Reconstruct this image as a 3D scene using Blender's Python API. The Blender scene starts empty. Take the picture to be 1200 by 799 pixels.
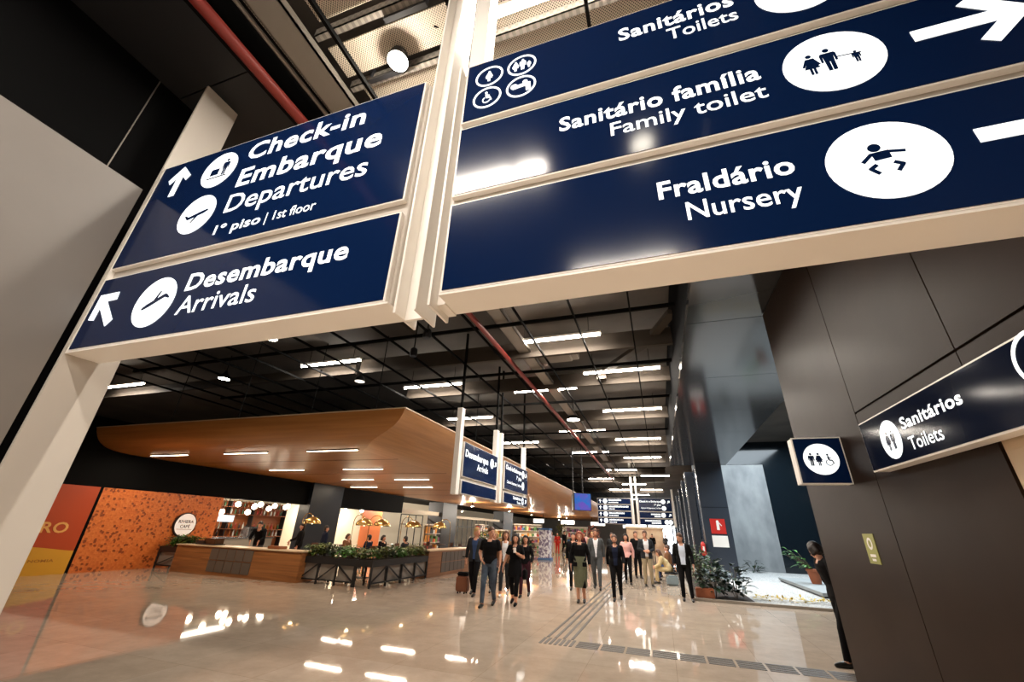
import bpy, bmesh, math, random
import numpy as np
from mathutils import Vector, Matrix

random.seed(7)
SC = bpy.context.scene
COL = SC.collection
PI = math.pi

# ------------------------------------------------------------------ camera, world, exposure
cam_d = bpy.data.cameras.new('camera')
cam = bpy.data.objects.new('camera', cam_d)
COL.objects.link(cam)
cam_d.sensor_width = 36.0
cam_d.sensor_fit = 'HORIZONTAL'
cam_d.lens = 14.2523
cam_d.clip_start = 0.05
cam_d.clip_end = 300
PITCH, ROLL, YAW = math.radians(24.97243), math.radians(2.10100), math.radians(-19.31699)
_fw = Vector((math.sin(YAW) * math.cos(PITCH), math.cos(YAW) * math.cos(PITCH), math.sin(PITCH)))
_r = Vector((math.cos(YAW), -math.sin(YAW), 0))
_u = _r.cross(_fw)
_r2 = math.cos(ROLL) * _r + math.sin(ROLL) * _u
_u2 = -math.sin(ROLL) * _r + math.cos(ROLL) * _u
_m = Matrix(((_r2.x, _u2.x, -_fw.x), (_r2.y, _u2.y, -_fw.y), (_r2.z, _u2.z, -_fw.z))).to_4x4()
_m.translation = Vector((0, 0, 1.7))
cam.matrix_world = _m
SC.camera = cam

W = bpy.data.worlds.new('world')
SC.world = W
W.use_nodes = True
W.node_tree.nodes['Background'].inputs[0].default_value = (0.75, 0.85, 1.0, 1)
W.node_tree.nodes['Background'].inputs[1].default_value = 0.3
SC.view_settings.view_transform = 'Standard'
SC.view_settings.look = 'None'
SC.view_settings.gamma = 1
SC.view_settings.use_curve_mapping = False
SC.view_settings.exposure = 0.1
LAMP_W = 230.0       # watts of light thrown down by each tube fitting
LAMP = 60.0          # radiance of the ceiling tubes
CANOPY_W = 55.0       # watts thrown down by each canopy strip
CANOPY_LAMP = 11.0   # radiance of the strips let into the timber canopy

def area(name, loc, size, energy, color, rot=(0, 0, 0)):
    l = bpy.data.lights.new(name, 'AREA')
    l.shape = 'RECTANGLE'
    l.size, l.size_y = size
    l.energy = energy
    l.color = color
    o = bpy.data.objects.new(name, l)
    o.location = loc
    o.rotation_euler = rot
    COL.objects.link(o)
    return o
# daylight falling through the rooflight over the gravel garden
area('rooflight_daylight', (5.6, 22.0, 6.9), (4.0, 12.0), 1500, (0.80, 0.92, 1.0))

# ------------------------------------------------------------------ helpers
def s(r, g, b):
    f = lambda c: (c / 255 / 12.92) if c / 255 <= 0.04045 else ((c / 255 + 0.055) / 1.055) ** 2.4
    return (f(r), f(g), f(b))

MATS = {}
def mat(name, col, rough=0.5, metal=0.0, emit=None, estr=0.0, spec=0.5, coat=0.0):
    if name in MATS:
        return MATS[name]
    m = bpy.data.materials.new(name)
    m.use_nodes = True
    b = m.node_tree.nodes['Principled BSDF']
    b.inputs['Base Color'].default_value = (*col, 1)
    b.inputs['Roughness'].default_value = rough
    b.inputs['Metallic'].default_value = metal
    b.inputs['Specular IOR Level'].default_value = spec
    b.inputs['Coat Weight'].default_value = coat
    if emit:
        b.inputs['Emission Color'].default_value = (*emit, 1)
        b.inputs['Emission Strength'].default_value = estr
    MATS[name] = m
    return m

def nodes(m):
    return m.node_tree.nodes, m.node_tree.links, m.node_tree.nodes['Principled BSDF']

def noise_mat(name, c1, c2, scale=(1, 1, 1), nscale=4.0, rough=0.5, detail=4.0, lo=0.35, hi=0.65, bump=0.0, metal=0.0, spec=0.5):
    """two-tone procedural material on object coordinates"""
    m = mat(name, c1, rough, metal, spec=spec)
    N, L, b = nodes(m)
    tc = N.new('ShaderNodeTexCoord'); mp = N.new('ShaderNodeMapping')
    mp.inputs['Scale'].default_value = scale
    nz = N.new('ShaderNodeTexNoise'); nz.inputs['Scale'].default_value = nscale; nz.inputs['Detail'].default_value = detail
    rp = N.new('ShaderNodeValToRGB')
    rp.color_ramp.elements[0].position = lo; rp.color_ramp.elements[0].color = (*c1, 1)
    rp.color_ramp.elements[1].position = hi; rp.color_ramp.elements[1].color = (*c2, 1)
    L.new(tc.outputs['Object'], mp.inputs[0]); L.new(mp.outputs[0], nz.inputs['Vector'])
    L.new(nz.outputs['Fac'], rp.inputs[0]); L.new(rp.outputs[0], b.inputs['Base Color'])
    if bump:
        bp = N.new('ShaderNodeBump'); bp.inputs['Strength'].default_value = bump; bp.inputs['Distance'].default_value = 0.02
        L.new(nz.outputs['Fac'], bp.inputs['Height']); L.new(bp.outputs[0], b.inputs['Normal'])
    return m

def tile_floor():
    m = mat('polished_stone', s(190, 172, 150), 0.09, spec=0.26)
    N, L, b = nodes(m)
    tc = N.new('ShaderNodeTexCoord')
    br = N.new('ShaderNodeTexBrick')
    br.offset = 0.0
    br.inputs['Color1'].default_value = (*s(196, 180, 164), 1)
    br.inputs['Color2'].default_value = (*s(188, 171, 154), 1)
    br.inputs['Mortar'].default_value = (*s(168, 150, 132), 1)
    br.inputs['Scale'].default_value = 1.0
    br.inputs['Mortar Size'].default_value = 0.004
    br.inputs['Brick Width'].default_value = 1.2
    br.inputs['Row Height'].default_value = 1.2
    L.new(tc.outputs['Object'], br.inputs['Vector'])
    nz = N.new('ShaderNodeTexNoise'); nz.inputs['Scale'].default_value = 2.2; nz.inputs['Detail'].default_value = 12; nz.inputs['Roughness'].default_value = 0.75
    L.new(tc.outputs['Object'], nz.inputs['Vector'])
    rp = N.new('ShaderNodeValToRGB')
    rp.color_ramp.elements[0].position = 0.3; rp.color_ramp.elements[0].color = (0.72, 0.70, 0.67, 1)
    rp.color_ramp.elements[1].position = 0.7; rp.color_ramp.elements[1].color = (1.08, 1.06, 1.03, 1)
    L.new(nz.outputs['Fac'], rp.inputs[0])
    mx = N.new('ShaderNodeMix'); mx.data_type = 'RGBA'; mx.blend_type = 'MULTIPLY'; mx.inputs[0].default_value = 0.8
    L.new(br.outputs['Color'], mx.inputs[6]); L.new(rp.outputs[0], mx.inputs[7])
    L.new(mx.outputs[2], b.inputs['Base Color'])
    mr = N.new('ShaderNodeMapRange'); mr.inputs['To Min'].default_value = 0.015; mr.inputs['To Max'].default_value = 0.06
    L.new(nz.outputs['Fac'], mr.inputs['Value']); L.new(mr.outputs[0], b.inputs['Roughness'])
    return m

def wood(name, c1, c2, scale, rough=0.32):
    m = noise_mat(name, c1, c2, scale, 1.0, rough, 6.0, 0.32, 0.68)
    return m

def scale_tiles():
    """orange fish-scale tile wall with darker single tiles"""
    m = mat('orange_tiles', s(205, 110, 48), 0.35)
    N, L, b = nodes(m)
    tc = N.new('ShaderNodeTexCoord'); mp = N.new('ShaderNodeMapping')
    mp.inputs['Scale'].default_value = (0.0, 1.0, 1.0)
    vo = N.new('ShaderNodeTexVoronoi'); vo.inputs['Scale'].default_value = 15.0; vo.inputs['Randomness'].default_value = 0.7
    rp = N.new('ShaderNodeValToRGB')
    e = rp.color_ramp.elements
    e[0].position = 0.0; e[0].color = (*s(138, 64, 28), 1)
    e[1].position = 0.09; e[1].color = (*s(146, 70, 30), 1)
    a = e.new(0.13); a.color = (*s(206, 106, 48), 1)
    a = e.new(1.0); a.color = (*s(222, 128, 62), 1)
    sep = N.new('ShaderNodeSeparateColor')
    L.new(tc.outputs['Object'], mp.inputs[0]); L.new(mp.outputs[0], vo.inputs['Vector'])
    L.new(vo.outputs['Color'], sep.inputs[0]); L.new(sep.outputs[0], rp.inputs[0])
    L.new(rp.outputs[0], b.inputs['Base Color'])
    bp = N.new('ShaderNodeBump'); bp.inputs['Strength'].default_value = 0.4; bp.inputs['Distance'].default_value = 0.02
    L.new(vo.outputs['Distance'], bp.inputs['Height']); L.new(bp.outputs[0], b.inputs['Normal'])
    return m

def perforated():
    m = mat('perforated_metal', s(205, 190, 170), 0.55)
    N, L, b = nodes(m)
    tc = N.new('ShaderNodeTexCoord'); mp = N.new('ShaderNodeMapping')
    mp.inputs['Scale'].default_value = (1, 1, 0); mp.inputs['Rotation'].default_value = (0, 0, math.radians(45))
    vo = N.new('ShaderNodeTexVoronoi'); vo.inputs['Scale'].default_value = 46; vo.inputs['Randomness'].default_value = 0.0
    rp = N.new('ShaderNodeValToRGB'); rp.color_ramp.interpolation = 'LINEAR'
    rp.color_ramp.elements[0].position = 0.26; rp.color_ramp.elements[0].color = (*s(58, 52, 46), 1)
    rp.color_ramp.elements[1].position = 0.36; rp.color_ramp.elements[1].color = (*s(206, 194, 176), 1)
    L.new(tc.outputs['Object'], mp.inputs[0]); L.new(mp.outputs[0], vo.inputs['Vector'])
    L.new(vo.outputs['Distance'], rp.inputs[0]); L.new(rp.outputs[0], b.inputs['Base Color'])
    return m

M_FLOOR = tile_floor()
M_WHITE = mat('white_powder_coat', s(246, 242, 236), 0.35)
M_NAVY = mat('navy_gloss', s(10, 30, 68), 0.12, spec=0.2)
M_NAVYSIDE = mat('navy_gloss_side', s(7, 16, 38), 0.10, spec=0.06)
M_LIT = mat('lit_white_acrylic', (0.9, 0.93, 0.95), 0.4, emit=(0.90, 0.97, 1.0), estr=0.85)
M_GREYBAR = mat('grey_bar', s(190, 182, 172), 0.4)
M_GREYWALL = noise_mat('grey_wall', s(124, 118, 113), s(128, 122, 117), (1, 1, 1), 1.5, 0.5)
M_BLACK = mat('black_paint', (0.0018, 0.0018, 0.002), 0.7, spec=0.08)
M_DARKMETAL = mat('dark_metal', (0.012, 0.012, 0.014), 0.45)
M_BROWN = noise_mat('brown_panel', s(40, 29, 23), s(44, 33, 26), (1, 1, 1), 2.0, 0.38, spec=0.05)
M_CREAM = mat('cream_wall', s(198, 176, 146), 0.6)
M_SOFFIT = mat('grey_gloss_panel', s(62, 64, 67), 0.12, metal=0.3)
M_DARKPANEL = mat('dark_ceiling_panel', s(33, 33, 35), 0.5, spec=0.3)
M_CEIL = noise_mat('ceiling_slab', s(82, 74, 66), s(64, 58, 52), (1, 1, 1), 0.6, 0.8)
M_PERF = perforated()
M_SLOT = mat('slotted_steel', s(138, 132, 124), 0.45)
N, L, b = nodes(M_SLOT)
tc = N.new('ShaderNodeTexCoord'); mp = N.new('ShaderNodeMapping'); mp.inputs['Scale'].default_value = (26, 0, 17)
ck = N.new('ShaderNodeTexChecker'); ck.inputs['Scale'].default_value = 1.0
ck.inputs['Color1'].default_value = (*s(138, 132, 124), 1); ck.inputs['Color2'].default_value = (*s(112, 106, 100), 1)
L.new(tc.outputs['Object'], mp.inputs[0]); L.new(mp.outputs[0], ck.inputs['Vector']); L.new(ck.outputs['Color'], b.inputs['Base Color'])
M_ROD = mat('black_rod', (0.006, 0.006, 0.006), 0.9, spec=0.05)
M_BEAM = mat('grey_beam', s(66, 59, 52), 0.7, spec=0.2)
M_TRAY = mat('galvanised', s(138, 132, 124), 0.45, metal=0.4)
M_REDPIPE = mat('red_pipe', s(128, 40, 31), 0.5)
M_TUBE = mat('lamp_tube', (1, 0.9, 0.75), 0.4, emit=(1.0, 0.90, 0.78), estr=LAMP)
M_STRIP = mat('canopy_tube', (1, 0.9, 0.75), 0.4, emit=(1.0, 0.80, 0.58), estr=CANOPY_LAMP)
M_WOODX = wood('timber_cross', s(172, 118, 62), s(150, 98, 48), (0.5, 9, 9))
M_WOODY = wood('timber_long', s(186, 136, 90), s(164, 116, 72), (9, 0.5, 9))
M_COUNTER = wood('counter_timber', s(166, 110, 64), s(126, 80, 44), (0.6, 6, 14), 0.4)
M_COUNTERY = wood('counter_timber_long', s(160, 112, 78), s(126, 84, 56), (6, 0.6, 14), 0.4)
M_LIGHTTOP = mat('pale_worktop', s(205, 180, 150), 0.35)
M_TILEGREY = mat('grey_tile', s(92, 84, 78), 0.4)
M_ORANGE = scale_tiles()
M_RED = mat('poster_red', s(186, 70, 26), 0.45)
M_YELLOW = mat('poster_yellow', s(216, 160, 44), 0.45)
M_POSTERTXT = mat('poster_text', s(236, 176, 96), 0.5)
M_NAVYWALL = mat('navy_pier', s(22, 28, 38), 0.45)
M_COLUMN = mat('column_metal', s(60, 66, 76), 0.22, metal=0.2)
M_BLUEGLASS = mat('blue_gloss', s(40, 66, 96), 0.12, metal=0.35)
M_CHROME = mat('bright_metal', s(205, 210, 215), 0.2, metal=0.9)
M_GRAVEL = noise_mat('gravel', s(215, 214, 210), s(120, 118, 116), (1, 1, 1), 30.0, 0.9, 6.0, 0.3, 0.7, 0.8)
M_CONCRETE = noise_mat('concrete', s(150, 152, 152), s(120, 122, 124), (1, 1, 0.5), 1.2, 0.8, 6.0)
M_DARKGLASS = mat('dark_glass', s(18, 26, 32), 0.12)
M_LEAF = noise_mat('leaf', s(74, 118, 46), s(42, 78, 30), (1, 1, 1), 7.0, 0.45)
M_LEAFB = noise_mat('leaf_bright', s(86, 150, 50), s(48, 104, 34), (1, 1, 1), 7.0, 0.45)
M_LEAFD = noise_mat('leaf_dark', s(34, 58, 34), s(18, 34, 22), (1, 1, 1), 7.0, 0.4)
M_LEAFY = noise_mat('leaf_olive', s(118, 128, 44), s(70, 84, 30), (1, 1, 1), 7.0, 0.5)
M_STEM = mat('stem', s(74, 62, 38), 0.7)
M_SOIL = mat('soil', s(52, 38, 28), 0.9)
M_GOLD = mat('brass', s(206, 172, 108), 0.25, metal=0.9)
M_GLOBE = mat('lit_globe', (1, 0.9, 0.75), 0.4, emit=(1.0, 0.82, 0.6), estr=22.0)
M_BULB = mat('lit_bulb', (1, 0.9, 0.75), 0.4, emit=(1.0, 0.8, 0.5), estr=12.0)
M_TERRA = mat('terracotta', s(150, 84, 52), 0.7)
M_SKIN = mat('skin', s(206, 150, 122), 0.5)
M_SKIN2 = mat('skin_tan', s(184, 126, 98), 0.5)
M_SHOPWALL = mat('shop_wall', s(214, 204, 184), 0.6)
M_ORANGEPL = mat('orange_plaster', s(206, 112, 58), 0.6)
M_STONE = mat('stone_slab', s(146, 150, 150), 0.6)

class MB:
    """collects shapes and links them as one mesh object"""
    def __init__(self):
        self.v, self.f, self.m = [], [], []
    def add(self, vs, fs, mi=0):
        k = len(self.v)
        self.v += [tuple(p) for p in vs]
        self.f += [tuple(i + k for i in f) for f in fs]
        self.m += [mi] * len(fs)
        return self
    def box(self, a, b, mi=0):
        x0, y0, z0 = (min(a[i], b[i]) for i in range(3))
        x1, y1, z1 = (max(a[i], b[i]) for i in range(3))
        vs = [(x0, y0, z0), (x1, y0, z0), (x1, y1, z0), (x0, y1, z0), (x0, y0, z1), (x1, y0, z1), (x1, y1, z1), (x0, y1, z1)]
        return self.add(vs, [(3, 2, 1, 0), (4, 5, 6, 7), (0, 1, 5, 4), (1, 2, 6, 5), (2, 3, 7, 6), (3, 0, 4, 7)], mi)
    def bar(self, p, q, w, h=None, mi=0, up=(0, 0, 1)):
        """square bar between two points"""
        p, q = Vector(p), Vector(q); h = h or w
        d = (q - p).normalized(); up = Vector(up)
        if abs(d.dot(up)) > 0.98: up = Vector((0, 1, 0))
        a = d.cross(up).normalized() * w / 2; b = a.cross(d).normalized() * h / 2
        vs = [p - a - b, p + a - b, p + a + b, p - a + b, q - a - b, q + a - b, q + a + b, q - a + b]
        return self.add(vs, [(3, 2, 1, 0), (4, 5, 6, 7), (0, 1, 5, 4), (1, 2, 6, 5), (2, 3, 7, 6), (3, 0, 4, 7)], mi)
    def rings(self, rr, mi=0, cap=True):
        n = len(rr[0]); vs = [p for r in rr for p in r]; fs = []
        for k in range(len(rr) - 1):
            for i in range(n):
                j = (i + 1) % n
                fs.append((k * n + i, k * n + j, (k + 1) * n + j, (k + 1) * n + i))
        if cap:
            fs.append(tuple(range(n - 1, -1, -1))); fs.append(tuple((len(rr) - 1) * n + i for i in range(n)))
        return self.add(vs, fs, mi)
    def tube(self, pts, r, n=10, mi=0):
        pts = [Vector(p) for p in pts]
        rs = r if isinstance(r, (list, tuple)) else [r] * len(pts)
        rr = []; a = None
        for i, p in enumerate(pts):
            d = (pts[min(i + 1, len(pts) - 1)] - pts[max(i - 1, 0)]).normalized()
            if a is None:
                a = d.orthogonal().normalized()
            a = (a - d * a.dot(d)).normalized(); b = d.cross(a)
            rr.append([p + (a * math.cos(t) + b * math.sin(t)) * rs[i] for t in (2 * PI * k / n for k in range(n))])
        return self.rings(rr, mi)
    def lathe(self, c, prof, n=24, mi=0, axis='z', cap=True):
        rr = []
        for r, z in prof:
            ring = []
            for k in range(n):
                t = 2 * PI * k / n; x, y = r * math.cos(t), r * math.sin(t)
                ring.append({'z': (c[0] + x, c[1] + y, c[2] + z), 'x': (c[0] + z, c[1] + x, c[2] + y), 'y': (c[0] + y, c[1] + z, c[2] + x)}[axis])
            rr.append(ring)
        return self.rings(rr, mi, cap)
    def ball(self, c, r, nu=14, nv=9, mi=0, mx=None):
        if not isinstance(r, (tuple, list)): r = (r, r, r)
        rr = []
        for j in range(nv):
            ph = PI * (j + 0.02 + (0 if j else 0)) / (nv - 1) if 0 < j < nv - 1 else (0.03 if j == 0 else PI - 0.03)
            ring = []
            for i in range(nu):
                t = 2 * PI * i / nu
                p = Vector((r[0] * math.sin(ph) * math.cos(t), r[1] * math.sin(ph) * math.sin(t), -r[2] * math.cos(ph)))
                if mx is not None: p = mx @ p
                ring.append(p + Vector(c))
            rr.append(ring)
        return self.rings(rr, mi)
    def prism(self, pts, o, u, v, d0, d1, mi=0):
        """polygon in the plane (o,u,v), thickened from d0 to d1 along u x v"""
        o, u, v = Vector(o), Vector(u), Vector(v); n = u.cross(v)
        A = [o + u * x + v * y + n * d0 for x, y in pts]; B = [o + u * x + v * y + n * d1 for x, y in pts]
        k = len(pts)
        fs = [tuple(range(k - 1, -1, -1)), tuple(range(k, 2 * k))]
        fs += [(i, (i + 1) % k, (i + 1) % k + k, i + k) for i in range(k)]
        return self.add(A + B, fs, mi)
    def build(self, name, mats, parent=None, smooth=False, bevel=0.0):
        me = bpy.data.meshes.new(name)
        off = ORG.get(parent.name, Vector()) if parent else ORG0
        me.from_pydata([tuple(Vector(p) - off) for p in self.v], [], self.f)
        mats = mats if isinstance(mats, (list, tuple)) else [mats]
        for m in mats: me.materials.append(m)
        me.polygons.foreach_set('material_index', self.m)
        bm = bmesh.new(); bm.from_mesh(me)
        bmesh.ops.recalc_face_normals(bm, faces=bm.faces)
        if bevel:
            bmesh.ops.bevel(bm, geom=[e for e in bm.edges if e.calc_face_angle(0) > 0.6], offset=bevel, segments=2, affect='EDGES', clamp_overlap=True)
        bm.to_mesh(me); bm.free()
        if smooth:
            me.polygons.foreach_set('use_smooth', [True] * len(me.polygons))
            me.set_sharp_from_angle(angle=math.radians(42))
        me.update()
        o = bpy.data.objects.new(name, me)
        COL.objects.link(o)
        if parent:
            o.parent = parent
            ORG[o.name] = off
        return o

ORG = {}
ORG0 = Vector()

def tag(o, label, cat, group=None):
    o['label'] = label; o['category'] = cat
    if group: o['group'] = group
    return o
def thing(name, label, cat, loc=(0, 0, 0), group=None):
    o = bpy.data.objects.new(name, None)
    o.empty_display_size = 0.2
    COL.objects.link(o)
    o.location = loc
    ORG[o.name] = Vector(loc)
    return tag(o, label, cat, group)
def struct(o, label=None):
    o['kind'] = 'structure'
    if label: o['label'] = label
    return o
def copy_tree(o, loc=None, rz=None, label=None, parent=None):
    c = o.copy(); COL.objects.link(c)
    if parent: c.parent = parent
    if loc is not None: c.location = loc
    if rz is not None: c.rotation_euler = (0, 0, rz)
    if label: c['label'] = label
    for ch in list(o.children):
        copy_tree(ch, parent=c)
    return c

class Plane:
    """a flat face: origin o, right u, up v; its normal looks at the reader"""
    def __init__(self, o, u, v=(0, 0, 1)):
        self.o, self.u, self.v = Vector(o), Vector(u), Vector(v); self.n = self.u.cross(self.v)
    def poly(self, mb, pts, d0=0.0, d1=0.004, mi=0):
        return mb.prism(pts, self.o, self.u, self.v, d0, d1, mi)
    def rect(self, mb, x0, y0, x1, y1, d0=0.0, d1=0.004, mi=0):
        return self.poly(mb, [(x0, y0), (x1, y0), (x1, y1), (x0, y1)], d0, d1, mi)
    def disc(self, mb, x, y, r, d0=0.0, d1=0.004, mi=0, n=40, ry=None):
        ry = ry or r
        return self.poly(mb, [(x + r * math.cos(2 * PI * k / n), y + ry * math.sin(2 * PI * k / n)) for k in range(n)], d0, d1, mi)
    def ring(self, mb, x, y, r, w, d0=0.0, d1=0.004, n=40):
        for k in range(n):
            a, b = 2 * PI * k / n, 2 * PI * (k + 1) / n
            self.poly(mb, [(x + q * math.cos(t), y + q * math.sin(t)) for q, t in ((r - w, a), (r, a), (r, b), (r - w, b))], d0, d1)
        return mb
    def stroke(self, mb, p, q, w, d0=0.0, d1=0.004):
        dx, dy = q[0] - p[0], q[1] - p[1]; l = math.hypot(dx, dy) or 1; nx, ny = -dy / l * w / 2, dx / l * w / 2
        return self.poly(mb, [(p[0] - nx, p[1] - ny), (q[0] - nx, q[1] - ny), (q[0] + nx, q[1] + ny), (p[0] + nx, p[1] + ny)], d0, d1)
    def arrow(self, mb, x, y, size, ang, w=None, d1=0.008):
        """open arrow with a shaft, centred on x,y, pointing along ang degrees"""
        w = w or size * 0.17
        c, t = math.cos(math.radians(ang)), math.sin(math.radians(ang))
        R = lambda a, b: (x + a * c - b * t, y + a * t + b * c)
        h = size / 2
        self.stroke(mb, R(-h, 0), R(h * 0.93, 0), w, 0.004, d1)
        k = size * 0.42
        tip = h + w * 0.3
        self.poly(mb, [R(tip, 0), R(tip - k, k), R(tip - k - w * 0.75, k - w * 0.55), R(tip - w * 1.35, 0)], 0.004, d1 + 0.0004)
        self.poly(mb, [R(tip, 0), R(tip - w * 1.35, 0), R(tip - k - w * 0.75, -k + w * 0.55), R(tip - k, -k)], 0.004, d1 + 0.0008)
        return mb

def text(pl, body, x, y, width, cap, m, parent, bold=False, d=0.0065, align='L', name='lettering'):
    cu = bpy.data.curves.new('txt', 'FONT')
    cu.body = body; cu.size = 1.0; cu.offset = 0.024 if bold else 0.008
    cu.resolution_u = 3
    cu.space_character = 1.06 if bold else 1.0
    ob = bpy.data.objects.new('txt', cu); COL.objects.link(ob)
    dg = bpy.context.evaluated_depsgraph_get()
    me = bpy.data.meshes.new_from_object(ob.evaluated_get(dg))
    bpy.data.objects.remove(ob)
    xs = [v.co.x for v in me.vertices]
    x0, x1 = min(xs), max(xs)
    sx = width / (x1 - x0); sy = cap / 0.72
    ox = x - (width if align == 'R' else width / 2 if align == 'C' else 0)
    off = ORG.get(parent.name, Vector())
    for v in me.vertices:
        p = pl.o + pl.u * (ox + (v.co.x - x0) * sx) + pl.v * (y + v.co.y * sy) + pl.n * d
        v.co = p - off
    me.materials.clear(); me.materials.append(m)
    o = bpy.data.objects.new(name, me); COL.objects.link(o); o.parent = parent
    ORG[o.name] = off
    return o

# ------------------------------------------------------------------ the shell
def B(name, boxes, m, bevel=0.0, label=None):
    mb = MB()
    for a, b in boxes: mb.box(a, b)
    return struct(mb.build(name, m, bevel=bevel), label)

YB, YE = -8.0, 88.0
B('floor', [((-32, YB, -0.2), (14, YE, 0.0))], M_FLOOR)
B('ceiling', [((-32, YB, 7.2), (14, YE, 7.4))], M_CEIL)
B('wall_rear', [((-32, YB - 0.2, 0), (14, YB, 7.4))], M_GREYWALL)
B('wall_far', [((-32, YE, 0), (14, YE + 0.2, 7.4))], M_GREYWALL)
B('wall_outer_left', [((-32.2, YB, 0), (-32, YE, 7.4))], M_BLACK)
B('wall_outer_right', [((14, YB, 0), (14.2, YE, 7.4))], M_BLACK)
B('wall_left', [((-4.92, YB, 0), (-4.42, 1.63, 4.57))], M_GREYWALL, label='smooth grey wall beside the white flat pillar')
B('wall_left_upper', [((-5.3, YB, 4.57), (-4.92, 1.48, 6.24)), ((-5.3, 1.492, 0), (-4.925, 1.95, 6.24))], M_BLACK)
B('ceiling_left_soffit', [((-7, YB, 6.24), (-5.31, 1.70, 6.4)), ((-5.30, YB, 6.24), (-3.85, 1.70, 6.4)), ((-7, 1.715, 6.24), (-5.31, 3.3, 6.4)), ((-5.30, 1.715, 6.24), (-3.85, 3.3, 6.4))], M_DARKPANEL)
B('trim_soffit_edge', [((-3.85, YB, 6.24), (-3.80, 3.3, 7.2)), ((-7, 3.3, 6.24), (-3.8, 3.35, 7.2))], M_BLACK)
# right hand wall in brown panels, the joints open
B('wall_right', [((1.98, 4.906, 0), (2.45, 6.94, 5.08)), ((1.98, 3.27, 0), (2.4, 4.894, 2.87)), ((1.98, 3.27, 2.89), (2.4, 4.894, 5.08)),
                 ((1.98, -0.4, 2.89), (2.4, 3.258, 5.08)), ((1.98, -0.4, 2.46), (2.4, 3.258, 2.87)), ((1.98, YB, 2.89), (2.4, -0.412, 5.08)),
                 ((1.98, YB, 2.46), (2.4, -0.412, 2.87)), ((2.0, YB, 2.47), (2.4, 6.9, 5.08))], M_BROWN, label='brown panelled wall on the right')
B('wall_entrance', [((1.992, YB, 0), (2.42, 3.258, 2.455))], M_CREAM)
# low glossy soffit on the right and the upstand to the open ceiling
B('ceiling_right_soffit', [((0.8, y, 5.1), (3.5 if y > 6 else 9, min(y + 2.985, 24.0), 5.25)) for y in np.arange(YB, 23.9, 3.0)], M_SOFFIT)
M_UP = mat('upstand_dark', (0.004, 0.004, 0.0045), 0.9, spec=0.02)
B('trim_soffit_upstand', [((0.8, YB, 5.25), (0.95, 24.0, 7.2)), ((0.8, 23.9, 5.1), (3.5, 24.0, 7.2))], M_UP)
B('wall_garden_side', [((3.4, 6.95, 5.25), (3.5, 24.0, 7.2))], M_BLACK)

# cafe side: fascia, tiled wall, pier, shop backs
B('wall_cafe_fascia', [((-18.3, 4.0, 2.55), (-17.8, 27.9, 4.36))], M_BLACK)
B('wall_cafe_tiles', [((-18.2, 9.45, 0), (-17.8, 13.87, 2.55))], M_ORANGE, label='orange tiled wall left of the cafe counter')
B('wall_cafe_return', [((-21.5, 13.60, 0), (-18.2, 13.8, 3.1))], M_ORANGEPL)
B('wall_pier', [((-18.3, 18.66, 0), (-17.6, 21.08, 3.68))], M_NAVYWALL, label='dark navy pier between cafe opening and dining opening')
B('wall_shop_back', [((-22.0, 13.6, 0), (-21.5, 24.8, 3.1)), ((-22.0, 24.8, 0), (-21.5, 28.3, 3.1))], M_SHOPWALL)
B('wall_shop_orange', [((-22.0, 28.31, 0), (-21.45, 30.8, 3.1))], M_ORANGEPL)
B('wall_shop_rear', [((-26.3, 30.8, 0), (-26.0, YE, 4.2))], M_SHOPWALL)
B('ceiling_shop', [((-22.0, 13.6, 2.9), (-18.3, 27.9, 3.1))], M_DARKMETAL)
B('ceiling_shop_rear', [((-26.3, 27.9, 4.0), (-17.9, YE, 4.2))], M_BLACK)
B('trim_shop_header', [((-18.1, 27.95, 2.58), (-17.9, 33.8, 2.86)), ((-18.1, 36.9, 2.5), (-17.9, 49.0, 2.72))], M_SHOPWALL)
B('trim_pier', [((-19.0, 33.9, 0), (-17.6, 36.7, 3.66))], M_DARKMETAL)
B('trim_pier_far', [((-18.9, 49.5, 0), (-17.6, 53.0, 3.66))], M_DARKMETAL)
# right side beyond the garden
B('wall_right_far', [((2.05, 24.2, 0), (2.3, YE, 5.1))], M_BLUEGLASS)
B('wall_garden_back', [((6.3, 29.2, 0), (14, 29.6, 7.2)), ((2.3, 29.2, 5.85), (6.3, 29.6, 7.2))], M_DARKGLASS)
B('wall_garden_concrete', [((2.3, 29.1, 0), (6.28, 29.6, 5.82))], M_CONCRETE)
B('wall_garden_right', [((9.5, 6.9, 0), (9.8, 29.2, 7.2))], M_DARKGLASS)

struct(MB().box((-4.93, 1.481, 4.6), (-4.915, 1.491, 6.23)).build('trim_left_joint', M_TRAY))
# white flat pillar
o = struct(MB().box((-4.45, 1.69, 0), (-4.42, 2.07, 6.238)).build('pillar', mat('pillar_white', s(196, 189, 180), 0.4), bevel=0.004), 'tall flat white pillar the left overhead sign is fixed to')

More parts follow.
